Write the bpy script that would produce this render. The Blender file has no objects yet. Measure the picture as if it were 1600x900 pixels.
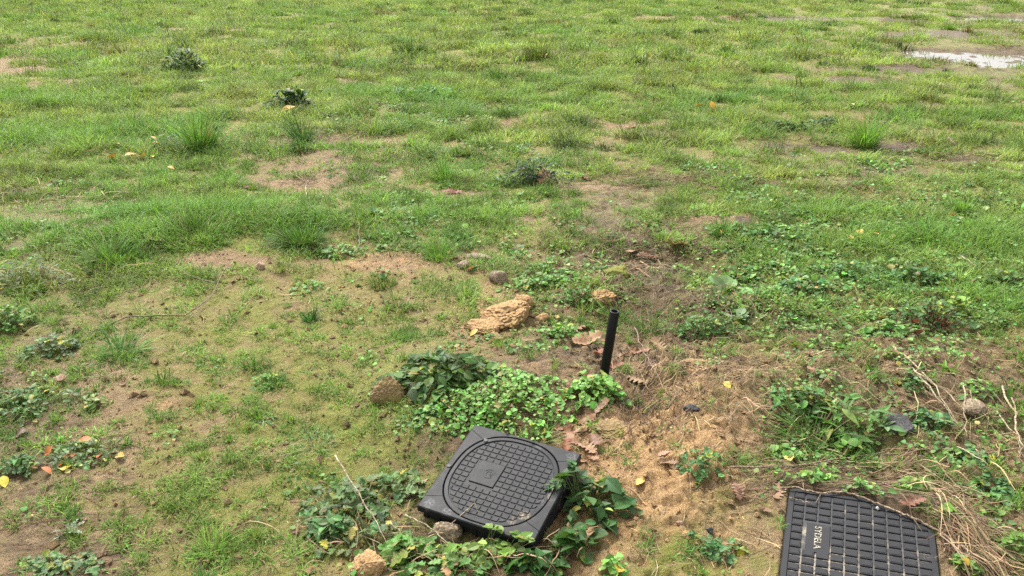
import bpy, math, random
import numpy as np
from mathutils import Vector, noise as mnoise

rng = np.random.default_rng(7)
random.seed(7)
scene = bpy.context.scene
col = scene.collection

# ------------------------------------------------------------------ camera model
F, PITCH, CAMH = 1256.0, math.radians(24), 1.6
CAM = np.array([0, 0, CAMH])
RIGHT = np.array([1.0, 0, 0])
FWD = np.array([0, math.cos(PITCH), -math.sin(PITCH)])
UP = np.array([0, math.sin(PITCH), math.cos(PITCH)])


def proj(x, y, z=0.0):
    dx, dy, dz = x, y, z - CAMH
    d = np.maximum(dy * FWD[1] + dz * FWD[2], 0.05)
    return 800 + F * dx / d, 450 - F * (dy * UP[1] + dz * UP[2]) / d


def ray(u, v):
    return FWD + RIGHT * (u - 800) / F - UP * (v - 450) / F


def g0(u, v):
    d = ray(u, v)
    t = -CAMH / d[2]
    return d[0] * t, d[1] * t


# ------------------------------------------------------------------ noise
_perm = rng.permutation(512).astype(np.int64)
_perm = np.concatenate([_perm, _perm, _perm])
_ga = rng.uniform(0, 2 * np.pi, 512)
_gx, _gy = np.cos(_ga), np.sin(_ga)


def perlin(x, y):
    xi = np.floor(x).astype(np.int64); yi = np.floor(y).astype(np.int64)
    xf = x - xi; yf = y - yi
    xi &= 511; yi &= 511
    u = xf * xf * xf * (xf * (xf * 6 - 15) + 10); v = yf * yf * yf * (yf * (yf * 6 - 15) + 10)

    def g(ix, iy, fx, fy):
        h = _perm[_perm[ix & 511] + (iy & 511)]
        return _gx[h] * fx + _gy[h] * fy
    a = g(xi, yi, xf, yf); b = g(xi + 1, yi, xf - 1, yf)
    c = g(xi, yi + 1, xf, yf - 1); d = g(xi + 1, yi + 1, xf - 1, yf - 1)
    return (a + u * (b - a) + v * (c + u * (d - c) - (a + u * (b - a)))) * 1.5


def fbm(x, y, s, o=3, off=0.0):
    r = 0; a = 1.0; t = 0
    for i in range(o):
        r = r + a * perlin(x * s + off + 17.3 * i, y * s + off * 1.7 + 9.1 * i)
        t += a; a *= 0.5; s *= 2.03
    return r / t


def sstep(a, b, x):
    t = np.clip((x - a) / (b - a), 0, 1)
    return t * t * (3 - 2 * t)


# ------------------------------------------------------------------ survey maps (rows far to near, columns left to right)
def rows(s):
    return np.array([[float(c) for c in r.split()] for r in s.strip().split('\n')]) / 9.0


GRASS = rows('''
9 9 9 9 8 8 9 9 8 8 8 8 7 6 5 5
5 8 8 8 9 8 9 9 8 9 9 9 8 7 6 4
9 9 8 8 8 8 8 7 8 8 8 8 7 7 8 8
8 8 8 7 4 4 7 7 6 5 6 7 5 5 5 6
4 6 9 9 8 7 8 8 6 4 5 6 8 8 8 9
6 7 8 3 4 3 5 5 5 3 3 6 8 8 8 9
5 4 3 3 4 3 5 4 5 3 4 5 5 5 4 7
4 5 3 4 3 5 5 4 4 2 2 3 3 3 2 3
5 3 2 4 5 4 3 3 3 1 1 1 5 5 3 3
4 3 4 5 5 3 2 2 2 1 1 1 3 3 3 3
4 3 4 5 4 4 2 1 2 1 1 1 2 2 3 3
2 2 3 6 5 3 3 2 2 1 1 2 1 1 2 3''')
COVER = rows('''
0 0 0 0 0 0 0 0 0 0 0 0 0 0 0 0
0 1 1 0 0 2 2 2 1 1 1 0 0 0 0 0
0 0 1 1 1 4 5 4 3 2 2 1 1 1 2 2
1 1 1 1 1 2 3 3 3 2 2 3 3 4 4 4
3 2 1 1 2 3 3 4 3 2 3 6 8 6 6 6
4 2 0 0 1 2 2 3 6 3 3 8 9 9 9 8
2 1 0 0 1 1 1 2 6 3 5 7 9 8 7 7
2 2 1 1 1 1 1 2 5 2 3 3 4 4 4 5
3 2 1 1 1 1 3 5 3 1 2 3 6 5 4 4
3 2 1 1 1 2 4 3 1 1 1 2 5 4 4 4
3 1 1 1 2 4 3 1 2 1 1 1 3 4 4 4
2 2 1 1 2 4 5 5 2 1 1 1 1 1 2 3''')
MOSS = rows('''
6 6 6 6 6 6 6 6 6 6 6 6 6 6 5 4
2 5 6 6 6 6 6 6 6 6 6 6 5 5 5 4
5 6 6 6 5 5 6 5 6 5 5 5 5 4 5 5
4 5 6 5 2 2 4 5 5 4 4 5 4 3 4 4
4 5 7 7 6 5 6 6 5 3 4 4 5 5 6 6
5 5 5 5 4 4 4 4 4 2 3 5 6 6 6 6
5 4 5 5 5 5 4 3 4 2 3 4 4 4 4 5
3 3 4 5 5 5 5 3 2 1 2 3 3 3 2 3
3 2 4 4 5 6 5 2 1 1 1 2 3 3 2 2
2 2 4 4 5 7 4 2 1 1 1 2 3 3 2 2
2 3 4 5 5 6 3 2 1 1 3 3 2 2 2 2
2 2 4 5 5 5 3 2 1 3 5 4 2 2 2 2''')
DAMP = rows('''
1 1 1 1 1 1 1 1 2 2 2 3 4 5 6 6
1 1 1 1 1 1 1 1 1 1 1 1 2 3 5 7
1 1 1 1 2 2 1 1 1 1 1 1 2 3 2 2
3 3 2 2 3 4 2 3 2 4 4 3 6 6 6 4
5 4 3 2 2 3 3 4 3 6 5 4 4 3 3 3
5 4 4 1 1 1 2 3 4 6 7 6 4 4 4 3
4 3 1 1 1 1 2 2 4 4 6 6 5 4 4 3
4 3 1 1 1 2 3 4 5 5 3 2 3 3 4 3
5 3 1 1 1 2 5 4 5 4 2 1 4 4 4 4
5 3 2 1 1 2 5 5 5 3 1 1 5 5 4 3
3 3 2 2 2 4 5 5 5 1 1 1 4 5 4 3
4 4 3 2 3 4 5 5 5 2 1 1 3 4 4 3''')
ORANGE = rows('''
0 0 0 0 0 0 0 0 0 0 0 0 0 0 0 0
2 0 0 0 0 0 0 0 0 0 0 0 0 0 0 0
0 0 0 0 1 1 0 2 1 1 0 0 0 0 0 0
0 0 0 0 3 3 1 1 1 1 0 0 0 0 0 1
1 0 0 0 0 1 0 0 0 0 1 2 0 0 0 0
0 0 0 1 1 4 3 3 2 2 1 0 0 0 0 0
0 0 1 1 1 2 1 5 2 5 1 0 0 0 0 0
0 0 2 1 1 1 1 4 3 3 3 2 1 2 2 1
1 1 3 1 1 1 2 2 4 5 6 3 1 2 2 2
1 2 2 1 1 1 2 2 4 6 8 4 1 2 2 2
1 2 1 1 1 1 4 2 5 7 6 3 1 1 2 2
1 2 1 1 1 3 4 2 6 4 3 3 1 1 1 1''')


def lookup(g, u, v):
    x = np.clip((u - 50) / 100, 0, 15); y = np.clip((v - 37.5) / 75, 0, 11)
    x0 = np.floor(x).astype(int); y0 = np.floor(y).astype(int)
    x1 = np.minimum(x0 + 1, 15); y1 = np.minimum(y0 + 1, 11)
    fx = x - x0; fy = y - y0
    return (g[y0, x0] * (1 - fx) + g[y0, x1] * fx) * (1 - fy) + (g[y1, x0] * (1 - fx) + g[y1, x1] * fx) * fy


# ------------------------------------------------------------------ the two covers' poses
R1 = np.array([[0.9037, 0.423, -0.0658], [-0.428, 0.89, -0.1573], [-0.0079, 0.1703, 0.9854]]); C1 = np.array([-0.0323, 1.9912, 0.08])
R2 = np.array([[0.9267, 0.3605, -0.106], [-0.3633, 0.9317, -0.0078], [0.0959, 0.0457, 0.9943]]); C2 = np.array([0.9754, 1.7768, 0.03])


def plane_local(R, C, x, y):
    n = R[:, 2]
    z = C[2] - (n[0] * (x - C[0]) + n[1] * (y - C[1])) / n[2]
    px, py, pz = x - C[0], y - C[1], z - C[2]
    return R[0, 0] * px + R[1, 0] * py + R[2, 0] * pz, R[0, 1] * px + R[1, 1] * py + R[2, 1] * pz, z


SOIL_EDGE = (np.array([-0.30, -0.199, -0.10, -0.039, 0.034, 0.082, 0.1415, 0.20, 0.30]), np.array([0.195, 0.1945, 0.194, 0.203, 0.19, 0.156, 0.1335, 0.095, 0.03]))


def over_cover(x, y, pad=0.0):
    a, b, _ = plane_local(R1, C1, x, y)
    m = (np.abs(a) < .187 + pad) & (np.abs(b) < .187 + pad)
    a, b, _ = plane_local(R2, C2, x, y)
    e = np.interp(a, *SOIL_EDGE)
    return m | ((np.abs(a) < .198 + pad) & (b < np.minimum(e, .195) + pad * .5) & (b > -.42 - pad))


# bumps: (u, v, radius across m, radius along m, height m)
BUMPS = [
    (800, 620, .26, .24, .075), (690, 590, .16, .16, .03), (1090, 700, .19, .17, .055), (1010, 790, .20, .14, .012),
    (1180, 620, .2, .16, .04), (1350, 600, .35, .22, .05), (1500, 590, .3, .25, .03), (1040, 560, .10, .10, .02),
    (1000, 635, .06, .12, -.05), (1020, 545, .12, .12, -.03), (985, 490, .12, .18, -.04), (1000, 400, .3, .14, -.05),
    (1130, 432, .16, .14, -.055), (1140, 478, .2, .10, .05), (1280, 700, .22, .10, -.035), (1440, 740, .25, .05, .02),
    (940, 450, .16, .12, .05), (300, 345, .75, .22, .055), (180, 372, .25, .20, .05), (470, 345, .3, .16, .045), (100, 300, .8, .4, -.03),
    (130, 120, 1.5, 1.0, .06), (900, 95, 1.6, .6, .09), (640, 80, 1.2, .6, .08), (250, 60, 1.8, .9, .1), (1050, 60, 1.5, .7, .08), (1300, 100, 1.0, .6, .05),
    (430, 275, .3, .2, -.02), (1280, 225, .45, .3, -.03), (1450, 225, .4, .25, -.02), (560, 800, .13, .10, .01), (640, 740, .06, .10, -.03), (700, 860, .2, .07, -.015),
    (1075, 290, .5, .25, -.02),
]
BUMPS = [(*g0(u, v), rx, ry, h) for u, v, rx, ry, h in BUMPS]
# puddles: centre px, half sizes m, yaw, water level
PUDDLES = []
for u, v, rx, ry in ((1548, 88, 1.15, .66), (1455, 80, .45, .34), (1590, 101, .5, .16), (1560, 28, .9, .55), (1410, 33, .5, .4)):
    x, y = g0(u, v)
    PUDDLES.append((x, y, rx, ry))
WATER_Z = -0.03
BARE = [(*g0(u, v), rx, ry) for u, v, rx, ry in ((18, 114, .55, .32), (478, 284, .28, .12), (560, 222, .45, .12), (797, 197, .10, .22), (600, 412, .16, .12), (690, 300, .25, .08), (720, 402, .12, .06), (930, 290, .25, .1), (1250, 226, .35, .16), (1430, 225, .35, .14), (1000, 195, .3, .1), (880, 190, .3, .08), (1140, 345, .25, .08), (1280, 125, .7, .25), (1180, 30, 2.5, .5), (1500, 55, 1.6, .5), (1100, 85, .8, .2), (700, 20, 1.5, .5), (1550, 250, .4, .1), (330, 405, .25, .10), (800, 345, .2, .06), (350, 55, 1.2, .25), (520, 130, .4, .12), (1380, 110, .8, .2), (120, 95, .8, .15))]
LUSH = [(*g0(u, v), rx, ry) for u, v, rx, ry in ((300, 350, .55, .17), (170, 385, .36, .13), (30, 365, .3, .14), (470, 362, .28, .14), (1480, 372, .5, .28), (1570, 480, .2, .16), (740, 345, .45, .12), (100, 215, .9, .5), (60, 160, 1.1, .5), (1330, 330, .4, .14), (640, 150, 1.0, .35))]


def spots(L, x, y, k):
    m = np.zeros_like(x); w = fbm(x, y, 3.1, 3, 55.0) * .9
    for px, py, rx, ry in L:
        m = np.maximum(m, 1 - sstep(.25, 1.5, np.sqrt(((x - px) / rx) ** 2 + ((y - py) / ry) ** 2) + w))
    return m * k



def puddle_mask(x, y):
    m = np.zeros_like(x)
    w = .25 * fbm(x, y, 2.3, 3, 5.0)
    for px, py, rx, ry in PUDDLES:
        d = np.sqrt(((x - px) / rx) ** 2 + ((y - py) / ry) ** 2) + w * 1.6
        m = np.maximum(m, 1 - sstep(.75, 1.25, d))
    return m


def height(x, y):
    x = np.asarray(x, float); y = np.asarray(y, float)
    r = np.hypot(x, y)
    near = 1 - sstep(5.0, 12.0, r)
    h = .03 * fbm(x, y, .6, 2, 3.0) + .022 * fbm(x, y, 2.4, 3, 11.0) * (.5 + .5 * near)
    far = sstep(5, 10, r) * (1 - sstep(60, 120, r))
    h = h + far * .05 * fbm(x, y, .45, 2, 31.0)
    h = h + far * .05 * np.maximum(0, fbm(x, y, 2.1, 3, 131.5)) + sstep(3.2, 6, r) * (1 - far) * .03 * np.maximum(0, fbm(x, y, 4.1, 3, 137.5))
    rough = .35 + .65 * sstep(-.2, .6, (x - .05) * 1.2 + .35 * fbm(x, y, 1.2, 2, 2.0))      # dug soil on the right is rougher
    n1 = fbm(x, y, 11.0, 3, 41.0); n2 = fbm(x, y, 34.0, 3, 71.0)
    nr = 1 - sstep(3.5, 7, r)
    h = h + nr * rough * (.030 * n1 + .016 * n2 - .020 * np.abs(fbm(x, y, 19.0, 2, 91.0)))
    for bx, by, rx, ry, bh in BUMPS:
        h = h + bh * np.exp(-.5 * (((x - bx) / rx) ** 2 + ((y - by) / ry) ** 2))
    pm = puddle_mask(x, y)
    h = h * (1 - pm) + pm * (WATER_Z - .009 + .036 * fbm(x, y, 5.0, 3, 61.0))
    # seat the covers
    for R, C, hx, y0, y1, k in ((R1, C1, .187, -.187, .187, 1), (R2, C2, .198, -.42, .195, 2)):
        a, b, z = plane_local(R, C, x, y)
        d = np.maximum(np.maximum(np.abs(a) - hx, b - y1), y0 - b)
        ok = d < .25
        if k == 1:
            inside = np.minimum(h, z - .035)
            w = 1 - sstep(.0, .05, d)
            h = np.where(ok, np.minimum(h, h * (1 - w) + w * inside), h)
        else:
            lvl = z - .004 + .010 * n1 + .004 * n2
            w = 1 - sstep(.0, .22, d)
            h = np.where(ok, h * (1 - w) + lvl * w, h)
            e = np.interp(a, *SOIL_EDGE)
            ins = sstep(-.004, .012, np.minimum(e, .195) - b) * (1 - sstep(-.006, .004, np.abs(a) - hx))
            cov = sstep(0, .03, b - e) * (1 - sstep(.0, .1, d))
            h = np.where(ok, h + cov * .014, h)
            h = np.where(ok, h * (1 - ins) + np.minimum(h, z - .03) * ins, h)
    return h


def put(u, v):
    """ground point seen at picture position u, v"""
    d = ray(u, v)
    z = 0.0
    for _ in range(8):
        t = (z - CAMH) / d[2]
        x, y = d[0] * t, d[1] * t
        z = .5 * z + .5 * float(height(np.array([x]), np.array([y]))[0])
    return np.array([x, y, float(height(np.array([x]), np.array([y]))[0])])


def mpp(p):
    return float(np.dot(p - CAM, FWD)) / F


def hz(x, y):
    return height(np.atleast_1d(x), np.atleast_1d(y))


# ------------------------------------------------------------------ materials
def srgb(r, g, b):
    f = lambda c: (c / 255 / 12.92) if c <= 10 else (((c / 255) + .055) / 1.055) ** 2.4
    return np.array([f(r), f(g), f(b)])


def new_mat(name):
    m = bpy.data.materials.new(name); m.use_nodes = True
    nt = m.node_tree
    for n in list(nt.nodes):
        if n.type != 'OUTPUT_MATERIAL':
            nt.nodes.remove(n)
    return m, nt, nt.nodes, nt.links, [n for n in nt.nodes if n.type == 'OUTPUT_MATERIAL'][0]


def node(nodes, t, **kw):
    n = nodes.new(t)
    for k, v in kw.items():
        if k in n.inputs:
            n.inputs[k].default_value = v
        else:
            setattr(n, k, v)
    return n


def mixc(nodes, links, fac, a, b, mode='MIX'):
    n = nodes.new('ShaderNodeMix'); n.data_type = 'RGBA'; n.blend_type = mode
    for s, v in ((n.inputs[0], fac), (n.inputs[6], a), (n.inputs[7], b)):
        if hasattr(v, 'links'):
            links.new(v, s)
        elif isinstance(v, (int, float)):
            s.default_value = v
        else:
            s.default_value = (*v, 1)
    return n.outputs[2]


def mathn(nodes, links, op, a, b=0.0, clamp=False):
    n = nodes.new('ShaderNodeMath'); n.operation = op; n.use_clamp = clamp
    for s, v in ((n.inputs[0], a), (n.inputs[1], b)):
        if hasattr(v, 'links'):
            links.new(v, s)
        else:
            s.default_value = v
    return n.outputs[0]


def ramp(nodes, links, fac, a, b):
    n = nodes.new('ShaderNodeMapRange'); n.interpolation_type = 'SMOOTHSTEP'
    n.inputs[1].default_value = a; n.inputs[2].default_value = b
    links.new(fac, n.inputs[0])
    return n.outputs[0]


def tex(nodes, links, co, scale, detail=4, rough=.6):
    n = node(nodes, 'ShaderNodeTexNoise', Scale=scale, Detail=detail, Roughness=rough)
    links.new(co, n.inputs['Vector'])
    return n.outputs['Fac']


def soil_mat(name, zones=True, orange=.7, moss=.2):
    m, nt, N, L, out = new_mat(name)
    co = node(N, 'ShaderNodeTexCoord').outputs['Object']
    big = tex(N, L, co, 3.0, 4); mid = tex(N, L, co, 24, 5, .65); fine = tex(N, L, co, 120, 5, .7); grit = tex(N, L, co, 420, 3, .6)
    tan = mixc(N, L, ramp(N, L, mid, .35, .65), (.245, .168, .085), (.375, .27, .148))
    tan = mixc(N, L, ramp(N, L, fine, .45, .75), tan, (.40, .285, .16))
    tan = mixc(N, L, ramp(N, L, grit, .58, .42), tan, (.12, .075, .035))
    org = mixc(N, L, ramp(N, L, fine, .3, .7), (.30, .17, .07), (.46, .305, .15))
    mos = mixc(N, L, ramp(N, L, mid, .3, .7), (.165, .155, .032), (.255, .235, .055))
    mos = mixc(N, L, ramp(N, L, grit, .4, .65), mos, (.085, .115, .018))
    drk = mixc(N, L, ramp(N, L, mid, .3, .7), (.055, .036, .018), (.14, .092, .045))
    if zones:
        at = node(N, 'ShaderNodeAttribute', attribute_name='Zones')
        sp = node(N, 'ShaderNodeSeparateColor'); L.new(at.outputs['Color'], sp.inputs[0])
        zm, zd, zo = sp.outputs[0], sp.outputs[1], sp.outputs[2]
    else:
        zm, zd, zo = [node(N, 'ShaderNodeValue') for _ in range(3)]
        zm.outputs[0].default_value = moss; zd.outputs[0].default_value = .12; zo.outputs[0].default_value = orange
        zm, zd, zo = zm.outputs[0], zd.outputs[0], zo.outputs[0]

    def zone(z, nz, k=1.0):
        s = mathn(N, L, 'ADD', mathn(N, L, 'MULTIPLY', z, k), mathn(N, L, 'MULTIPLY', nz, 1.3))
        return ramp(N, L, s, .85, 1.35)
    nA = tex(N, L, co, 7.3, 5, .7); nB = tex(N, L, co, 11.0, 5, .7); nC = tex(N, L, co, 16.0, 5, .7)
    c = mixc(N, L, zone(zo, nC, 1.0), tan, org)
    nD = tex(N, L, co, 43.0, 5, .75); c = mixc(N, L, mathn(N, L, 'MULTIPLY', ramp(N, L, nD, .62, .74), .55), c, (.085, .055, .028))
    c = mixc(N, L, zone(zd, nB), c, drk)
    c = mixc(N, L, zone(zm, nA), c, mos)
    p = node(N, 'ShaderNodeBsdfPrincipled'); L.new(c, p.inputs['Base Color'])
    rg = node(N, 'ShaderNodeMapRange'); L.new(zd, rg.inputs[0]); rg.inputs[3].default_value = .95; rg.inputs[4].default_value = .55
    L.new(rg.outputs[0], p.inputs['Roughness']); p.inputs['Specular IOR Level'].default_value = .3
    hgt = mathn(N, L, 'ADD', mathn(N, L, 'MULTIPLY', mid, 2.0), mathn(N, L, 'ADD', fine, mathn(N, L, 'MULTIPLY', grit, .5)))
    b = node(N, 'ShaderNodeBump', Strength=1.0, Distance=.011 if zones else .0045); L.new(hgt, b.inputs['Height']); L.new(b.outputs[0], p.inputs['Normal'])
    L.new(p.outputs[0], out.inputs[0])
    return m


def foliage_mat(name, rough=.5, trans=.3, spec=.35, var=.0):
    m, nt, N, L, out = new_mat(name)
    at = node(N, 'ShaderNodeAttribute', attribute_name='Col')
    c = at.outputs['Color']
    if var:
        co = node(N, 'ShaderNodeTexCoord').outputs['Object']
        n = tex(N, L, co, 160, 3, .6)
        c = mixc(N, L, ramp(N, L, n, .3, .7), mixc(N, L, 1.0, c, (1 - var,) * 3, 'MULTIPLY'), mixc(N, L, 1.0, c, (1 + var,) * 3, 'MULTIPLY'))
    p = node(N, 'ShaderNodeBsdfPrincipled', Roughness=rough); p.inputs['Specular IOR Level'].default_value = spec
    L.new(c, p.inputs['Base Color'])
    t = node(N, 'ShaderNodeBsdfTranslucent'); L.new(mixc(N, L, 1.0, c, (1.25, 1.25, .7), 'MULTIPLY'), t.inputs[0])
    mx = node(N, 'ShaderNodeMixShader'); mx.inputs[0].default_value = trans
    L.new(p.outputs[0], mx.inputs[1]); L.new(t.outputs[0], mx.inputs[2]); L.new(mx.outputs[0], out.inputs[0])
    return m


def plastic_mat(name, base=(.026, .027, .030), rough=.42, dirt=.35, dust=(.20, .17, .13), scuffs=()):
    m, nt, N, L, out = new_mat(name)
    co = node(N, 'ShaderNodeTexCoord').outputs['Object']
    a = tex(N, L, co, 9, 5, .65); f = tex(N, L, co, 130, 4, .7); g = tex(N, L, co, 33, 4, .7)
    c = mixc(N, L, ramp(N, L, g, .35, .7), base, tuple(x * 1.45 for x in base))
    d = mathn(N, L, 'MULTIPLY', ramp(N, L, a, .56, .74), ramp(N, L, f, .42, .62))
    c = mixc(N, L, mathn(N, L, 'MULTIPLY', d, dirt), c, dust)
    for sx, sy, sr, sc in scuffs:       # dried splashes and scuffs with a place of their own
        vd = node(N, 'ShaderNodeVectorMath', operation='DISTANCE'); L.new(co, vd.inputs[0]); vd.inputs[1].default_value = (sx, sy, 0)
        k = mathn(N, L, 'ADD', mathn(N, L, 'MULTIPLY', vd.outputs['Value'], -1.0 / sr), mathn(N, L, 'MULTIPLY', g, 1.6))
        c = mixc(N, L, mathn(N, L, 'MULTIPLY', mathn(N, L, 'MULTIPLY', ramp(N, L, k, .15, .55), ramp(N, L, f, .40, .62)), .75), c, sc)
    p = node(N, 'ShaderNodeBsdfPrincipled'); L.new(c, p.inputs['Base Color'])
    rg = node(N, 'ShaderNodeMapRange'); L.new(g, rg.inputs[0]); rg.inputs[3].default_value = rough - .08; rg.inputs[4].default_value = rough + .16
    L.new(rg.outputs[0], p.inputs['Roughness']); p.inputs['Specular IOR Level'].default_value = .22
    b = node(N, 'ShaderNodeBump', Strength=.25, Distance=.001); L.new(f, b.inputs['Height']); L.new(b.outputs[0], p.inputs['Normal'])
    L.new(p.outputs[0], out.inputs[0])
    return m


def groove_mat(name):
    """floor of the ribbed cover: dark plastic with dried sand lying in it"""
    m, nt, N, L, out = new_mat(name)
    co = node(N, 'ShaderNodeTexCoord').outputs['Object']
    mp = node(N, 'ShaderNodeMapping'); L.new(co, mp.inputs[0]); mp.inputs[1].default_value = (.3, .1, 0)
    a = tex(N, L, mp.outputs[0], 7, 4, .6); f = tex(N, L, co, 90, 4, .7)
    sep = node(N, 'ShaderNodeSeparateXYZ'); L.new(co, sep.inputs[0])
    s = mathn(N, L, 'ADD', a, mathn(N, L, 'MULTIPLY', sep.outputs[1], -.75))
    d = mathn(N, L, 'MULTIPLY', mathn(N, L, 'MULTIPLY', ramp(N, L, s, .47, .64), ramp(N, L, f, .38, .58)), .62)
    c = mixc(N, L, d, (.02, .021, .023), (.36, .30, .215))
    p = node(N, 'ShaderNodeBsdfPrincipled', Roughness=.7); L.new(c, p.inputs['Base Color'])
    L.new(p.outputs[0], out.inputs[0])
    return m


def stone_mat(name, a, b):
    m, nt, N, L, out = new_mat(name)
    co = node(N, 'ShaderNodeTexCoord').outputs['Object']
    n1 = tex(N, L, co, 18, 5, .65); n2 = tex(N, L, co, 140, 4, .7)
    c = mixc(N, L, ramp(N, L, n1, .35, .65), a, b)
    c = mixc(N, L, ramp(N, L, n2, .6, .4), c, tuple(x * .45 for x in a))
    p = node(N, 'ShaderNodeBsdfPrincipled', Roughness=.8); L.new(c, p.inputs['Base Color'])
    bp = node(N, 'ShaderNodeBump', Strength=.6, Distance=.003); L.new(n2, bp.inputs['Height']); L.new(bp.outputs[0], p.inputs['Normal'])
    L.new(p.outputs[0], out.inputs[0])
    return m


M_SOIL = soil_mat('soil')
M_CLOD = soil_mat('clod_orange', False, .62, .22)
M_CLODTAN = soil_mat('clod_tan', False, .35, .35)
M_CLODMOSS = soil_mat('clod_moss', False, .2, .75)
M_GRASS = foliage_mat('grass_blade', .6, .35, .15)
M_LEAF = foliage_mat('leaf_green', .5, .28, .22, .14)
M_DRY = foliage_mat('dry_straw', .75, .12, .2)
M_DEAD = foliage_mat('dead_leaf', .6, .12, .35, .25)
M_PLASTIC = plastic_mat('cover_plastic', (.0085, .0093, .0108), .52, .8, (.09, .088, .085), ((-.155, -.165, .035, (.14, .14, .14)), (-.09, -.175, .03, (.12, .12, .12)), (.165, .165, .03, (.11, .11, .11)), (.125, -.10, .035, (.26, .21, .14)), (.10, -.135, .03, (.24, .2, .13)), (-.115, .135, .025, (.12, .12, .12)), (.05, .165, .03, (.08, .08, .08))))
M_CHAMBER = plastic_mat('chamber_plastic', (.016, .016, .016), .7, .9, (.16, .14, .11))
M_RIB = plastic_mat('ribbed_plastic', (.0125, .0128, .0148), .55, .3, (.12, .1, .08))
M_PIPE = plastic_mat('pipe_plastic', (.004, .004, .005), .3, .5, (.07, .05, .03))
M_GROOVE = groove_mat('cover_groove')
M_STONE = stone_mat('stone_tan', (.19, .14, .085), (.34, .26, .16))
M_STONEDK = stone_mat('stone_dark', (.035, .034, .035), (.09, .085, .085))
M_PINK = stone_mat('stone_pink', (.36, .22, .15), (.46, .32, .24))
M_WOOD = stone_mat('twig_bark', (.16, .105, .06), (.33, .25, .17))
M_PALEWOOD = stone_mat('dry_stem', (.30, .23, .13), (.47, .39, .26))


def water_mat():
    m, nt, N, L, out = new_mat('puddle_water')
    co = node(N, 'ShaderNodeTexCoord').outputs['Object']
    p = node(N, 'ShaderNodeBsdfPrincipled', Roughness=.04); p.inputs['Base Color'].default_value = (.10, .08, .055, 1); p.inputs['IOR'].default_value = 1.33
    p.inputs['Specular IOR Level'].default_value = .5
    n = tex(N, L, co, 9, 2, .5)
    b = node(N, 'ShaderNodeBump', Strength=.05, Distance=.004); L.new(n, b.inputs['Height']); L.new(b.outputs[0], p.inputs['Normal'])
    L.new(p.outputs[0], out.inputs[0])
    return m


M_WATER = water_mat()


# ------------------------------------------------------------------ mesh builder
class MB:
    def __init__(self):
        self.v = []; self.c = []; self.f = []; self.n = []; self.count = 0

    def add(self, V, faces, C=None):
        """V (n,3); faces list of arrays (k, m) with the same m each; C (n,3) or (3,)"""
        V = np.asarray(V, float)
        if C is None:
            C = np.full((len(V), 3), .5)
        C = np.broadcast_to(np.asarray(C, float), V.shape)
        self.v.append(V); self.c.append(C)
        for f in faces:
            f = np.asarray(f, np.int64)
            if f.ndim == 1:
                f = f[None]
            self.f.append((f + self.count).ravel()); self.n.append(np.full(len(f), f.shape[1], np.int64))
        self.count += len(V)

    def mesh(self, name, mats, smooth=False, matidx=None):
        me = bpy.data.meshes.new(name)
        V = np.concatenate(self.v); loops = np.concatenate(self.f); n = np.concatenate(self.n); C = np.concatenate(self.c)
        me.vertices.add(len(V)); me.vertices.foreach_set('co', V.astype(np.float32).ravel())
        me.loops.add(len(loops)); me.loops.foreach_set('vertex_index', loops.astype(np.int32))
        me.polygons.add(len(n)); st = np.concatenate([[0], np.cumsum(n)[:-1]])
        me.polygons.foreach_set('loop_start', st.astype(np.int32))
        me.update(calc_edges=True)
        a = me.attributes.new('Col', 'FLOAT_COLOR', 'POINT')
        a.data.foreach_set('color', np.concatenate([C, np.ones((len(C), 1))], 1).astype(np.float32).ravel())
        me.polygons.foreach_set('use_smooth', np.full(len(n), smooth))
        for m in (mats if isinstance(mats, (list, tuple)) else [mats]):
            me.materials.append(m)
        if matidx is not None:
            me.polygons.foreach_set('material_index', matidx.astype(np.int32))
        me.update()
        return me

    def build(self, name, mats, parent=None, smooth=False, loc=None, matidx=None):
        if loc is not None:
            self.v = [v - np.asarray(loc) for v in self.v]
        o = bpy.data.objects.new(name, self.mesh(name, mats, smooth, matidx)); col.objects.link(o)
        if loc is not None:
            o.location = loc
        if parent is not None:
            o.parent = parent
        return o


def tag(o, label, cat, group=None):
    o['label'] = label; o['category'] = cat
    if group:
        o['group'] = group
    return o


def empty(name, loc):
    o = bpy.data.objects.new(name, None); o.location = [float(v) for v in loc]; o.empty_display_size = .05; col.objects.link(o)
    return o


def child_of(root, o):
    """o was built in world coordinates: keep it there under root"""
    o.parent = root
    o.location = Vector(o.location) - root.location
    return o


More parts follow.
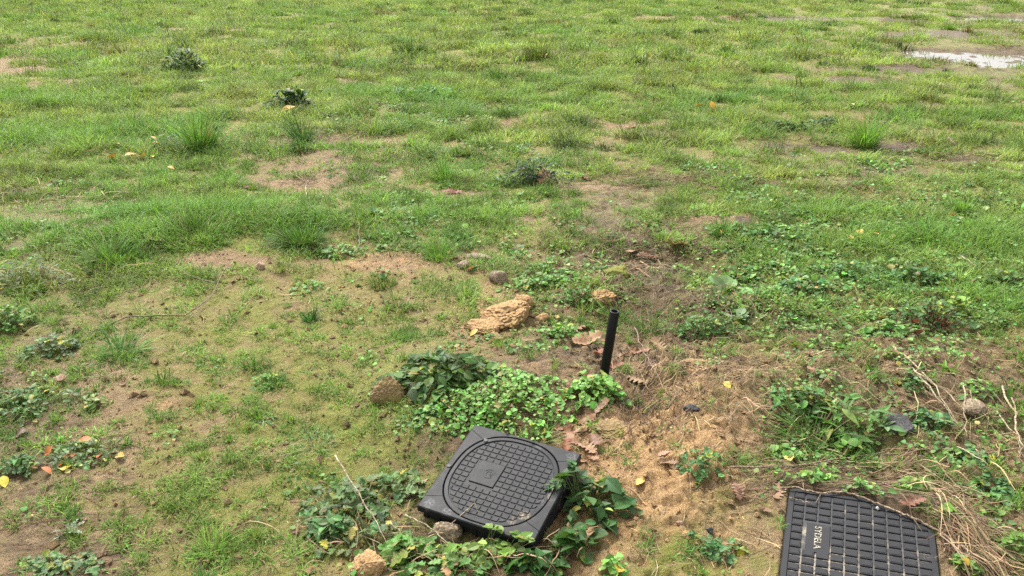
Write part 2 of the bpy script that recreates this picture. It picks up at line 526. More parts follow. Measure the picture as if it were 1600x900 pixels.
# ------------------------------------------------------------------ ground sheet
def build_ground():
    ys = [-200, -40, -10, -3, -1, 0, .5, .8]
    y = 1.0
    while y < 42:
        ys.append(y); y *= 1.0052 if y < 12 else 1.012
    ys += list(np.geomspace(y, 1500, 26))
    ys = np.array(ys)
    us = np.linspace(-1, 1, 600)
    us = np.concatenate([[-60, -18, -6, -2.5, -1.5, -1.2, -1.08], us, [1.08, 1.2, 1.5, 2.5, 6, 18, 60]])
    hw = np.where(ys < 42, .68 * np.maximum(ys, .8) + 1.0, 29.5)
    X = hw[:, None] * us[None]; Y = np.repeat(ys[:, None], len(us), 1)
    x, y = X.ravel(), Y.ravel()
    z = height(x, y)
    u, v = proj(x, y)
    v = np.where(y < 1.2, 890, v)
    zones = np.stack([lookup(MOSS, u, v), lookup(DAMP, u, v), lookup(ORANGE, u, v)], 1)
    pm = puddle_mask(x, y)
    br = spots(BARE, x, y, 1.0)
    zones[:, 0] *= 1 - br; zones[:, 1] = np.where(u < 1150, zones[:, 1] * (1 - .5 * br), zones[:, 1] + .4 * br)
    zones[:, 1] = np.maximum(zones[:, 1], pm * .9); zones[:, 0] *= 1 - pm
    a, b, _ = plane_local(R2, C2, x, y)
    e = np.interp(a, *SOIL_EDGE)
    cc = (np.abs(a) < .24) & (b > e - .01) & (b < .27)
    zones[cc, 1] = .8
    ny, nx = X.shape
    idx = np.arange(ny * nx).reshape(ny, nx)
    q = np.stack([idx[:-1, :-1], idx[:-1, 1:], idx[1:, 1:], idx[1:, :-1]], -1).reshape(-1, 4)
    mb = MB(); mb.add(np.stack([x, y, z], 1), [q])
    o = mb.build('ground', M_SOIL, smooth=True)
    at = o.data.attributes.new('Zones', 'FLOAT_COLOR', 'POINT')
    at.data.foreach_set('color', np.concatenate([zones, np.ones((len(x), 1))], 1).astype(np.float32).ravel())
    o['kind'] = 'structure'; o['label'] = 'sandy tan soil of the field, mossy and damp in places'


build_ground()

# water sheets lying in the hollows
for k, (px, py, rx, ry) in enumerate(PUDDLES):
    n = 48
    t = np.linspace(0, 2 * np.pi, n, endpoint=False)
    mb = MB()
    V = np.stack([px + rx * 1.3 * np.cos(t), py + ry * 1.3 * np.sin(t), np.full(n, WATER_Z + .0005 * k)], 1)
    mb.add(V, [np.arange(n)])
    o = mb.build('puddle', M_WATER)
    o['kind'] = 'structure'


# ------------------------------------------------------------------ vegetation primitives
def add_blades(mb, P, az, L, W, lean, bend, C, levels=3, twist=None):
    """P (n,3) roots; lean radians from vertical, bend extra curvature"""
    n = len(P)
    if levels == 3:
        ts = [0, .38, .74, 1.0]; ws = [.75, 1.0, .62, 0]
    else:
        ts = [0, .55, 1.0]; ws = [.9, .9, 0]
    dx, dy = np.cos(az), np.sin(az)
    tw = az + np.pi / 2 + (0 if twist is None else twist)
    wx, wy = np.cos(tw), np.sin(tw)
    vs = []
    for t, w in zip(ts, ws):
        ang = lean + bend * t * .5
        hr = L * t * np.sin(ang); vr = L * t * np.cos(ang)
        c = np.stack([P[:, 0] + dx * hr, P[:, 1] + dy * hr, P[:, 2] + vr], 1)
        if w > 0:
            s = np.stack([wx * W * w * .5, wy * W * w * .5, np.zeros(n)], 1)
            vs += [c - s, c + s]
        else:
            vs.append(c)
    k = len(vs)
    V = np.stack(vs, 1).reshape(-1, 3)
    base = np.arange(n)[:, None] * k
    fs = []
    for i in range(0, k - 3, 2):
        fs.append(base + np.array([[i, i + 1, i + 3, i + 2]]))
    fs.append(base + np.array([[k - 3, k - 2, k - 1]]))
    mb.add(V, fs, np.repeat(C, k, 0))


def grid_leaf(halfw, bend=.25, fold=.25, cols=(-1, -.5, 0, .5, 1), wavy=0.0):
    """leaf of unit length along +y with half width profile"""
    r = len(halfw); V = []
    for i, w in enumerate(halfw):
        t = i / (r - 1)
        for c in cols:
            V.append((c * w, t, fold * abs(c) * w - bend * t * t + wavy * math.sin(t * 9 + c * 2.0) * w))
    m = len(cols); f = []
    for i in range(r - 1):
        for j in range(m - 1):
            a = i * m + j
            f.append((a, a + 1, a + m + 1, a + m))
    return np.array(V), [np.array(f)]


OVAL = grid_leaf([.02, .20, .30, .32, .27, .15, .02], .22, .3, (-1, 0, 1))
ROUND = grid_leaf([.05, .36, .5, .52, .47, .30, .06], .18, .25, (-1, 0, 1))
LANCE = grid_leaf([.03, .07, .12, .14, .12, .07, .01], .35, .35, (-1, 0, 1))
SPOON = grid_leaf([.03, .04, .07, .15, .20, .19, .12, .02], .3, .3, (-1, 0, 1))
LOBED = grid_leaf([.02, .03, .30, .42, .20, .34, .40, .16, .24, .18, .02], .25, .25, (-1, -.4, 0, .4, 1), .1)
THISTLE = grid_leaf([.03, .16, .05, .2, .07, .2, .07, .17, .05, .1, .01], .3, .4, (-1, 0, 1), .3)
OAKS = []
for s in range(4):
    r = random.Random(s)
    hw = [.012, .012, .05]
    for w0 in (.16, .24, .30, .27, .2):
        w0 *= r.uniform(.85, 1.15)
        hw += [w0 * .5, w0, w0 * .98, w0 * .48]
    hw += [.12, .10, .02]
    V, f = grid_leaf(hw, 0, 0, (-1, -.66, -.33, 0, .33, .66, 1))
    x, y = V[:, 0].copy(), V[:, 1].copy()
    x += .03 * np.sin(y * 7 + s)
    sgn = np.sign(V[:, 0]); x += sgn * 0
    y = y + .22 * np.abs(V[:, 0]) * 1.0
    curl = r.uniform(.6, 2.2); ben = r.uniform(-.6, .7)
    z = curl * x * x + ben * (y - .5) ** 2 + .035 * np.sin(9 * y + 5 * x + s * 2) + .03 * np.sin(16 * x + s)
    OAKS.append((np.stack([x, y - .5, z], 1), f))


def frames(az, pitch, roll):
    """columns: x across, y along, z normal"""
    ca, sa, cp, sp, cr, sr = np.cos(az), np.sin(az), np.cos(pitch), np.sin(pitch), np.cos(roll), np.sin(roll)
    Y = np.stack([ca * cp, sa * cp, sp], -1)
    X0 = np.stack([sa, -ca, np.zeros_like(ca)], -1)
    Z0 = np.cross(X0, Y)
    X = X0 * cr[..., None] + Z0 * sr[..., None]
    Z = np.cross(X, Y)
    return np.stack([X, Y, Z], -1)


def stamp(mb, T, pos, M, s, C):
    V0, fs = T
    n = len(pos); k = len(V0)
    s = np.asarray(s, float)
    if s.ndim == 1:
        s = np.repeat(s[:, None], 3, 1)
    V = np.einsum('nij,nvj->nvi', M, V0[None] * s[:, None, :]) + pos[:, None, :]
    base = np.arange(n)[:, None, None] * k
    mb.add(V.reshape(-1, 3), [(base + f[None]).reshape(-1, f.shape[1]) for f in fs], np.repeat(C, k, 0))


def jitter(c, n, amt=.25, hue=.12):
    c = np.asarray(c, float)
    b = rng.normal(0, amt, (n, 1)); h = rng.normal(0, hue, (n, 3))
    return np.clip(c * np.exp(b + h), .002, .9)


def tube(mb, pts, rad, n=6, C=(.3, .22, .12)):
    pts = np.asarray(pts, float); m = len(pts)
    rad = np.broadcast_to(np.asarray(rad, float), (m,))
    tan = np.gradient(pts, axis=0); tan /= np.linalg.norm(tan, axis=1, keepdims=True) + 1e-9
    ref = np.array([.31, .17, .93]) if abs(tan[:, 2]).mean() < .8 else np.array([1.0, .1, 0])
    a = np.cross(tan, ref); a /= np.linalg.norm(a, axis=1, keepdims=True) + 1e-9
    b = np.cross(tan, a)
    th = np.linspace(0, 2 * np.pi, n, endpoint=False)
    V = pts[:, None] + rad[:, None, None] * (a[:, None] * np.cos(th)[None, :, None] + b[:, None] * np.sin(th)[None, :, None])
    q = []
    for i in range(m - 1):
        for j in range(n):
            q.append((i * n + j, i * n + (j + 1) % n, (i + 1) * n + (j + 1) % n, (i + 1) * n + j))
    mb.add(V.reshape(-1, 3), [np.array(q), np.arange(n)[::-1], np.arange(n) + (m - 1) * n], C)


# ------------------------------------------------------------------ grass sward (stuff)
KEEP_OFF = []   # (x, y, r) where plants of their own stand


def scatter(y0, y1, dens, margin=1.0):
    """uniform random points between two depths"""
    area = (y1 - y0) * (.68 * (y0 + y1) + 2 * margin)
    n = int(area * dens)
    t = rng.random(n)
    # width grows with depth
    a, b = .68, margin
    A = .5 * a * (y1 ** 2 - y0 ** 2) + b * (y1 - y0)
    y = (-b + np.sqrt(b * b + 2 * a * (t * A + .5 * a * y0 ** 2 + b * y0))) / a
    x = rng.uniform(-1, 1, n) * (a * y + b)
    return x, y


G_GREEN = np.array([.136, .242, .050]); G_YELLOW = np.array([.212, .284, .078]); G_DARK = np.array([.05, .085, .025]); G_DRY = np.array([.27, .20, .10]); G_BLUE = np.array([.095, .225, .058])


def grass_zone(name, y0, y1, dens, nb, Lr, W, levels, spread, wn=(.55, .3), edge=(.30, .95), hum=1.0, f2=5.5, bv=.24):
    x, y = scatter(y0, y1, dens)
    u, v = proj(x, y)
    cov = lookup(GRASS, u, v)
    pm = puddle_mask(x, y)
    r = np.hypot(x, y)
    n1 = fbm(x, y, 1.3, 3, 101.0); n2 = fbm(x, y, f2, 3, 131.0); n3 = fbm(x, y, 17.0, 2, 151.0)
    lush = spots(LUSH, x, y, 1.0); br = spots(BARE, x, y, 1.0)
    c = cov + .35 * n1 + wn[0] * n2 + wn[1] * n3 + .5 * lush - .85 * br
    keep = (rng.random(len(x)) < sstep(edge[0], edge[1], c)) & (pm < .3 + .65 * rng.random(len(x)) ** 2.2) & ~over_cover(x, y, .012)
    x, y, u, v, cov, n1, n2, n3, c, lush = [q[keep] for q in (x, y, u, v, cov, n1, n2, n3, c, lush)]
    r = np.hypot(x, y)
    # colour of each tuft
    ylw = np.clip(.38 + .9 * fbm(x, y, .35, 2, 201.0) + .5 * n1 + .42 * sstep(4, 10, r) - .25 * (1 - sstep(3, 6, r)), 0, 1)
    tc = G_GREEN + (G_YELLOW - G_GREEN) * ylw[:, None]
    drkm = sstep(.22, .50, fbm(x, y, 2.6 if y0 > 8 else 3.6, 3, 231.0)) * (.9 if y0 > 3.5 else .6)
    tc = tc + (G_DARK - tc) * drkm[:, None]
    hue = fbm(x, y, f2 * 1.1, 2, 221.0)
    tc = tc * np.exp(.8 * hue)[:, None] * np.exp(np.stack([.18 * n1, 0 * n1, 0 * n1], 1))
    blu = sstep(.15, .5, fbm(x, y, .8, 2, 261.0)) * .5
    tc = tc + (G_BLUE - tc) * blu[:, None] * (1 - drkm[:, None])
    dry = sstep(.10, .5, fbm(x, y, 1.9, 3, 291.0) + .25 * lookup(DAMP, u, v)) * .8
    tc = tc + (np.array([.142, .272, .052]) - tc) * (.75 * lush)[:, None]
    dry = dry * (1 - .8 * lush)
    tl = (1 + .32 * lush) * (.55 + .75 * np.clip(c, 0, 1.3)) * (1 + .6 * drkm) * (1 + .5 * n2 * hum)
    tuft_L = np.clip(tl, .35, 2.6)
    n = len(x)
    k = nb
    X = np.repeat(x, k); Y = np.repeat(y, k)
    a = rng.uniform(0, 2 * np.pi, n * k); rad = spread * np.sqrt(rng.random(n * k)) * np.repeat(np.clip(tuft_L, .6, 1.6), k)
    X = X + rad * np.cos(a); Y = Y + rad * np.sin(a)
    ok = ~over_cover(X, Y, .004)
    Z = height(X, Y) - .004
    az = a + rng.normal(0, .7, n * k)
    L = np.repeat(tuft_L, k) * rng.uniform(Lr[0], Lr[1], n * k)
    lean = np.clip(rng.normal(.38, .26, n * k) + rad / spread * .3, 0, 1.25)
    bend = rng.uniform(.1, 1.5, n * k)
    C = np.repeat(tc, k, 0) * np.exp(rng.normal(0, bv, (n * k, 1))) * np.exp(rng.normal(0, .05, (n * k, 3)))
    isdry = rng.random(n * k) < (.05 + .45 * np.repeat(dry, k))
    C[isdry] = jitter(G_DRY, isdry.sum(), .35, .1)
    lean[isdry] += .45
    mb = MB()
    add_blades(mb, np.stack([X, Y, Z], 1)[ok], az[ok], L[ok], (W * rng.uniform(.7, 1.35, n * k))[ok], lean[ok], bend[ok], C[ok], levels, rng.normal(0, .5, n * k)[ok])
    o = mb.build('grass', M_GRASS)
    o['kind'] = 'stuff'; o['label'] = name
    return o


grass_zone('thin short grass coming up through the bare soil in front', 1.15, 3.3, 2700, 11, (.013, .036), .0026, 3, .013, (.55, .75), (.33, .76))
grass_zone('patchy green grass across the middle of the field', 3.3, 6.0, 1150, 12, (.024, .060), .0036, 3, .024, (.75, .6), (.38, .85), 1.6, 4.2, .2)
grass_zone('rough yellow green grass beyond the bare soil', 6.0, 10.0, 520, 13, (.028, .085), .0055, 3, .045, (1.1, .4), (.43, 1.0), 1.8, 3.0, .14)
grass_zone('tussocky yellow green grass far across the field', 10.0, 24.0, 170, 14, (.035, .105), .0095, 2, .085, (1.2, .25), (.43, 1.08), 2.0, 1.7, .10)
grass_zone('grass at the far end of the field', 24.0, 45.0, 9, 16, (.06, .12), .03, 2, .3)


def tussocks():
    """uneven clumps of longer grass that make the field lumpy"""
    mb = MB()
    for y0, y1, dens, rr, hh, nb in ((3.6, 6.0, 4.0, (.03, .09), (.035, .075), 90), (1.45, 3.7, 62, (.010, .030), (.022, .046), 60), (6.0, 11.0, 3.2, (.05, .15), (.05, .10), 110), (11.0, 24.0, 1.9, (.09, .30), (.07, .14), 120)):
        x, y = scatter(y0, y1, dens, .5)
        u, v = proj(x, y)
        ok = (rng.random(len(x)) < np.where(y < 3.7, lookup(GRASS, u, v), lookup(GRASS, u, v) ** 1.5)) & (puddle_mask(x, y) < .4)
        for cx, cy in zip(x[ok], y[ok]):
            R = rng.uniform(*rr) * rng.choice([.7, 1, 1.3]); H = rng.uniform(*hh); n = int(nb * rng.uniform(.6, 1.4) * (R / rr[1] + .4))
            c = [G_DARK * .75, G_DARK, G_DARK * 1.4, G_GREEN * .7, G_GREEN, G_YELLOW * .75, np.array([.14, .125, .05])][rng.integers(7)]
            if cy < 3.7:
                c = [(.13, .235, .05), (.15, .25, .06), (.10, .20, .055), (.17, .25, .05)][rng.integers(4)]
                if over_cover(np.array([cx]), np.array([cy]), R + .03)[0]:
                    continue
            a = rng.uniform(0, 6.283, n); q = np.sqrt(rng.random(n)) * (1 + .3 * np.cos(2 * a + cx))
            X = cx + R * q * np.cos(a); Y = cy + R * q * np.sin(a) * .8
            Z = height(X, Y) - .003
            L = H * (1.15 - .55 * q) * rng.uniform(.6, 1.2, n)
            add_blades(mb, np.stack([X, Y, Z], 1), a + rng.normal(0, .6, n), L, np.full(n, .0008 * cy + .0005 if cy > 3.7 else .0026) * rng.uniform(.7, 1.3, n), np.clip(q * .7 + rng.normal(0, .2, n), 0, 1.2), rng.uniform(.2, 1.2, n), jitter(c, n, .14, .05), 2)
    o = mb.build('grass', M_GRASS); o['kind'] = 'stuff'; o['label'] = 'clumps of longer grass making the field lumpy'


tussocks()


# ------------------------------------------------------------------ low leafy ground cover, straw and crumbs (stuff)
def ground_cover(label, y0, y1, dens, nl, size, T):
    x, y = scatter(y0, y1, dens, .6)
    u, v = proj(x, y)
    c = lookup(COVER, u, v) - .8 * spots(BARE, x, y, 1.0) - .06 + .6 * fbm(x, y, 2.2, 3, 301.0) + .45 * fbm(x, y, 8, 2, 311.0)
    keep = (rng.random(len(x)) < sstep(.25, .9, c)) & ~over_cover(x, y, .02) & (puddle_mask(x, y) < .3)
    x, y = x[keep], y[keep]
    n = len(x); k = nl
    X = np.repeat(x, k) + rng.normal(0, size * 1.6, n * k); Y = np.repeat(y, k) + rng.normal(0, size * 1.6, n * k)
    ok = ~over_cover(X, Y, .01)
    X, Y = X[ok], Y[ok]; m = len(X)
    Z = height(X, Y) + rng.uniform(.004, .024, m)
    M = frames(rng.uniform(0, 2 * np.pi, m), rng.normal(.1, .35, m), rng.normal(0, .35, m))
    tone = np.repeat(rng.random(n) < .5, k)[ok]
    C = np.where(tone[:, None], jitter((.14, .25, .055), m, .28), jitter((.095, .19, .05), m, .28))
    k_ = rng.random(m) < .06
    C[k_] = jitter((.24, .22, .07), k_.sum(), .3)
    mb = MB(); stamp(mb, T, np.stack([X, Y, Z], 1), M, size * np.exp(rng.normal(0, .32, m)), C)
    o = mb.build('ground_cover', M_LEAF); o['kind'] = 'stuff'; o['label'] = label


ground_cover('small leafy seedlings and clover between the grass, near', 1.2, 3.6, 620, 8, .0125, ROUND)
ground_cover('low clover carpet in the grass, farther off', 3.6, 9.5, 480, 7, .018, ROUND)


def straw_patch(spots, label):
    mb = MB()
    for (u, v, rx, ry, n, az0, azs, L0, colr, lift) in spots:
        p = put(u, v)
        x = p[0] + rng.normal(0, rx, n); y = p[1] + rng.normal(0, ry, n)
        ok = ~over_cover(x, y, .0); x, y = x[ok], y[ok]; n = len(x)
        az = math.radians(az0) + rng.normal(0, azs, n)
        L = L0 * rng.uniform(.4, 1.3, n)
        # follow the ground: polyline of 5 points with small arch
        ts = np.linspace(0, 1, 6)
        curve = rng.normal(0, .55, n)
        P = []
        cx, cy = x.copy(), y.copy(); aa = az.copy()
        for i, t in enumerate(ts):
            P.append(np.stack([cx, cy, height(cx, cy)], 1))
            cx = cx + np.cos(aa) * L / 5; cy = cy + np.sin(aa) * L / 5; aa = aa + curve / 5
        P = np.stack(P, 1)
        zs = np.maximum(P[:, :, 2], P[:, :, 2].mean(1, keepdims=True) - .01)
        P[:, :, 2] = zs + (rng.uniform(.0, lift, n)[:, None] * (1 + .8 * np.sin(np.pi * ts)[None]) + .002) + rng.normal(0, .3, n)[:, None] * lift * (ts - .5)[None]
        oc = over_cover(P[:, 2:, 0].ravel(), P[:, 2:, 1].ravel(), 0).reshape(n, -1).any(1) & (rng.random(n) < .8)
        P = P[~oc]; az = az[~oc]; n = len(P)
        W = rng.uniform(.0005, .0012, n) * (1.0 + np.hypot(p[0], p[1]) * .15)
        side = np.stack([-np.sin(az), np.cos(az), rng.normal(0, .5, n)], 1)[:, None] * W[:, None, None] * np.array([.8, 1, 1, .9, .7, .3])[None, :, None]
        V = np.stack([P - side, P + side], 2).reshape(n, 12, 3)
        base = np.arange(n)[:, None, None] * 12
        f = np.array([[2 * i, 2 * i + 1, 2 * i + 3, 2 * i + 2] for i in range(5)])
        C = jitter(colr, n, .4, .08)
        mb.add(V.reshape(-1, 3), [(base + f[None]).reshape(-1, 4)], np.repeat(C, 12, 0))
    o = mb.build('dry_grass', M_DRY); o['kind'] = 'stuff'; o['label'] = label


TANS = (.23, .168, .096); BRN = (.13, .088, .052); PALE = (.42, .33, .2)
straw_patch([
    (1030, 640, 0.084, 0.144, 168, 60, .5, .13, BRN, .011), (1050, 600, 0.108, 0.108, 132, 50, .5, .14, TANS, .014), (1110, 575, 0.144, 0.072, 112, 10, .8, .13, BRN, .011), (1180, 600, 0.144, 0.096, 86, -30, .7, .12, TANS, .011),
    (1000, 660, 0.060, 0.108, 65, 70, .4, .12, BRN, .015), (1150, 640, 0.120, 0.072, 45, -40, .6, .11, TANS, .011), (1060, 545, 0.120, 0.072, 61, 20, .8, .12, BRN, .011)], 'tangle of brown dead grass stalks on the bank right of the pipe')
straw_patch([
    (1500, 815, .06, .08, 198, -60, .6, .15, TANS, .03), (1480, 780, .05, .05, 106, 150, .6, .12, TANS, .03), (1520, 860, .07, .06, 165, -50, .5, .14, TANS, .03), (1470, 840, .03, .07, 73, -80, .4, .1, BRN, .02), (1550, 700, .08, .08, 73, -60, .7, .12, TANS, .02),
    (1330, 745, .22, .02, 90, 5, .35, .17, BRN, .012), (1180, 770, .14, .03, 90, 0, .4, .13, BRN, .01), (1280, 725, .2, .03, 73, 8, .4, .16, TANS, .012), (1400, 765, .1, .03, 99, -15, .4, .13, BRN, .015), (1250, 700, .1, .05, 66, -20, .9, .1, TANS, .02)], 'dead straw matted around the ribbed cover')
straw_patch([
    (1060, 285, .4, .12, 412, 0, .6, .2, BRN, .015), (1000, 385, .25, .14, 280, 10, .8, .16, BRN, .02), (960, 420, .15, .1, 132, -40, .8, .14, TANS, .025), (1120, 470, .15, .12, 165, 30, 1.0, .13, BRN, .03), (1010, 500, .12, .15, 148, 60, .9, .12, BRN, .03),
    (510, 222, .25, .1, 181, 80, .8, .15, BRN, .03), (480, 290, .2, .06, 57, 80, 1.2, .16, BRN, .03), (1260, 225, .4, .1, 165, 0, 1.0, .12, BRN, .015), (1500, 250, .25, .1, 148, 0, 1.0, .14, BRN, .03), (60, 320, .4, .2, 214, 10, .9, .18, TANS, .03), (80, 430, .22, .1, 132, 0, .9, .15, TANS, .03),
    (1300, 560, .25, .1, 132, -20, .9, .12, TANS, .015), (1500, 560, .2, .12, 139, -40, .8, .13, BRN, .015), (1440, 610, .15, .1, 99, -50, .6, .14, TANS, .015), (1230, 520, .2, .08, 123, -10, .9, .13, BRN, .02)], 'thin brown dead grass lying in the hollows')
straw_patch([
    (560, 830, .12, .08, 57, 160, .9, .12, TANS, .03), (740, 870, .12, .04, 73, 10, .9, .12, TANS, .03), (640, 860, .1, .06, 49, -30, .9, .12, TANS, .02), (110, 760, .12, .1, 49, 10, .9, .08, BRN, .01), (40, 850, .1, .1, 49, 10, .9, .1, BRN, .01), (200, 860, .2, .1, 73, 10, 1.2, .06, BRN, .006), (980, 760, .2, .15, 90, 10, 1.0, .07, TANS, .006), (1150, 850, .15, .1, 73, 30, 1.0, .07, TANS, .006), (300, 480, .6, .2, 99, 20, 1.0, .07, TANS, .008)], 'scattered dead stems on the soil in front')


def crumbs():
    x, y = scatter(1.2, 4.2, 2200, .5)
    u, v = proj(x, y)
    den = .18 + .9 * lookup(ORANGE, u, v) + .3 * lookup(DAMP, u, v) + .5 * fbm(x, y, 3, 3, 401.0)
    keep = (rng.random(len(x)) < np.clip(den, .04, 1)) & ~over_cover(x, y, .004)
    x, y = x[keep], y[keep]
    for cx, cy, a, ct in CLODS:
        if ct == 'earth clod':
            k = 130; t = rng.uniform(0, 6.28, k); q = a * rng.uniform(.8, 2.0, k)
            x = np.concatenate([x, cx + q * np.cos(t)]); y = np.concatenate([y, cy + q * np.sin(t)])
    k = ~over_cover(x, y, .003); x, y = x[k], y[k]; n = len(x)
    s = np.clip(np.exp(rng.normal(-5.6, .65, n)), .0012, .018)
    # deformed octahedra subdivided once
    V0 = np.array([(1, 0, 0), (-1, 0, 0), (0, 1, 0), (0, -1, 0), (0, 0, 1), (0, 0, -1)], float)
    f = np.array([(0, 2, 4), (2, 1, 4), (1, 3, 4), (3, 0, 4), (2, 0, 5), (1, 2, 5), (3, 1, 5), (0, 3, 5)])
    mb = MB()
    V = V0[None] * rng.uniform(.55, 1.25, (n, 6, 1)) + rng.normal(0, .22, (n, 6, 3))
    V[:, :, 2] *= .7
    P = np.stack([x, y, height(x, y) + s * .25], 1)
    V = V * s[:, None, None] + P[:, None]
    base = np.arange(n)[:, None, None] * 6
    mb.add(V.reshape(-1, 3), [(base + f[None]).reshape(-1, 3)], .5)
    o = mb.build('soil_crumbs', M_SOIL); o['kind'] = 'stuff'; o['label'] = 'loose crumbs of earth and grit on the soil'
    u, v = proj(x, y)
    z = np.stack([lookup(MOSS, u, v) * .3, lookup(DAMP, u, v) * .9 + .2 * (rng.random(n) < .3), lookup(ORANGE, u, v) + .2], 1)
    at = o.data.attributes.new('Zones', 'FLOAT_COLOR', 'POINT')
    at.data.foreach_set('color', np.repeat(np.concatenate([z, np.ones((n, 1))], 1), 6, 0).astype(np.float32).ravel())




# ------------------------------------------------------------------ things: tufts, plants, leaves, stones, twigs
def tuft(u, v, wpx, hpx, n, colr, label, name='grass_tuft', cat='grass tuft', group='tufts of taller grass', W=.003, upright=.5, dry=.05):
    p = put(u, v); m = mpp(p)
    w, h = wpx * m, hpx * m
    mb = MB()
    a = rng.uniform(0, 2 * np.pi, n); rad = w * .27 * np.sqrt(rng.random(n))
    P = np.stack([p[0] + rad * np.cos(a), p[1] + rad * np.sin(a) * .8, np.zeros(n)], 1); P[:, 2] = height(P[:, 0], P[:, 1]) - .003
    L = h * rng.uniform(.45, 1.25, n) * 1.15 * (1 + .35 * np.cos(a - u))
    n2_ = int(n * .25)      # outliers that let the tuft run into the turf around it
    P[:n2_, :2] = p[:2] + rng.normal(0, w * .15, (n2_, 2)); P[:n2_, 2] = height(P[:n2_, 0], P[:n2_, 1]) - .003; L[:n2_] *= .55
    pull = rng.uniform(0, 6.28)
    lean = np.clip(rng.normal(upright, .3, n) * (.4 + rad / (w * .27 + 1e-6) * .8), 0, 1.3)
    C = jitter(colr, n, .28, .08)
    d = rng.random(n) < dry
    C[d] = jitter(TANS, d.sum(), .3)
    add_blades(mb, P, np.arctan2(np.sin(a) + .45 * math.sin(pull), np.cos(a) + .45 * math.cos(pull)) + rng.normal(0, .6, n), L, np.full(n, W) * rng.uniform(.7, 1.3, n) * max(1, m * 330), lean, rng.uniform(.2, 1.2, n), C, 3, rng.normal(0, .4, n))
    o = mb.build(name, M_GRASS, loc=p)
    return tag(o, label, cat, group)


GREEN = (.135, .265, .048); DKG = (.068, .145, .034); MIDG = (.10, .205, .042); GREYG = (.10, .155, .075); LIME = (.19, .29, .045)
tuft(313, 234, 66, 58, 520, MIDG, 'tall upright dense grass tuft beside the yellow flecked leaves, upper left')
tuft(474, 224, 46, 42, 220, (.05, .11, .035), 'spiky dark green tuft standing at a strip of bare dead grass')
tuft(1350, 229, 58, 50, 420, GREEN, 'bright rounded grass tuft on the wet grey mud, upper right')
tuft(686, 402, 84, 24, 420, GREEN, 'low bright green grass tuft behind the flat stones')
tuft(185, 408, 140, 36, 1100, (.105, .21, .034), 'large drooping dark green grass clump at the left edge of the bare soil', upright=.85)
tuft(470, 377, 118, 32, 850, (.08, .165, .034), 'broad dark mounded grass clump at the back edge of the bare soil', upright=.8)
tuft(310, 368, 210, 28, 1300, (.14, .26, .036), 'long fresh green grass hummock between the two dark clumps', upright=.9)
tuft(190, 556, 92, 36, 170, (.10, .19, .05), 'splayed wide bladed grass tuft alone on the bare soil, left', W=.0045, upright=.9)
tuft(125, 588, 60, 26, 60, (.11, .20, .05), 'small sparse wide bladed tuft below the splayed tuft on the left', W=.004, upright=1.0)
tuft(692, 280, 40, 30, 200, GREEN, 'narrow upright grass tuft near the centre of the field')
tuft(1125, 368, 44, 24, 200, MIDG, 'small rounded tuft at the edge of the brown hollow')
tuft(1245, 160, 30, 22, 60, DKG, 'small dark spiky tuft with upright stalks, upper right', W=.005, upright=.6)
tuft(484, 500, 34, 18, 150, (.05, .13, .03), 'tiny compact dark tuft on bare soil in front of the broad clump')
tuft(500, 695, 90, 30, 110, (.14, .22, .09), 'pale radiating grass tuft on the soil left of the square cover', W=.003, upright=1.15)
tuft(335, 862, 110, 30, 300, (.14, .24, .036), 'bright green patch of long grass at the bottom left foreground', upright=1.1)
tuft(1265, 690, 120, 60, 260, (.10, .19, .04), 'sprawling long bladed grass among leaves above the ribbed cover', W=.004, upright=1.0, dry=.15)
tuft(835, 690, 95, 32, 130, (.14, .23, .05), 'thin yellow green grass tuft right behind the square cover', upright=1.0)
tuft(965, 500, 60, 40, 140, (.09, .17, .035), 'thin grass tuft just behind the top of the black pipe', upright=.7)
tuft(1015, 520, 60, 44, 150, (.08, .15, .03), 'loose green tuft in the hollow right of the black pipe', upright=.7)
tuft(600, 445, 70, 18, 200, (.09, .16, .03), 'flat green tuft left of the leaning stone')
tuft(1460, 378, 150, 28, 700, GREEN, 'lush long grass patch on the right behind the clover', upright=.9)
tuft(640, 82, 90, 18, 300, (.06, .11, .03), 'low dark tussock far off near the top middle', W=.004)
tuft(840, 90, 80, 24, 340, (.09, .13, .03), 'rounded olive tussock far off, right of the dark one')
tuft(430, 600, 80, 20, 200, (.08, .16, .03), 'short tuft in the middle of the bare soil, left of the leafy clump', upright=.8)
tuft(400, 575, 60, 20, 130, (.06, .15, .03), 'short bright tuft on the middle of the bare soil')
tuft(260, 600, 50, 18, 130, (.09, .17, .03), 'little tuft on the soil right of the splayed tuft')
tuft(1330, 720, 70, 26, 130, (.09, .18, .035), 'upright grass sprigs between leaves over the ribbed cover')
tuft(265, 92, 40, 16, 140, DKG, 'small dark tuft just left of the far dark bush', W=.004)
tuft(782, 122, 60, 14, 200, DKG, 'flat dark patch of grass far off in the middle', W=.004)
tuft(1135, 82, 44, 12, 160, DKG, 'tiny dark tussock far off, right of centre', W=.004)
tuft(1500, 330, 70, 22, 240, GREEN, 'fresh green tuft near the right edge, behind the lush patch')


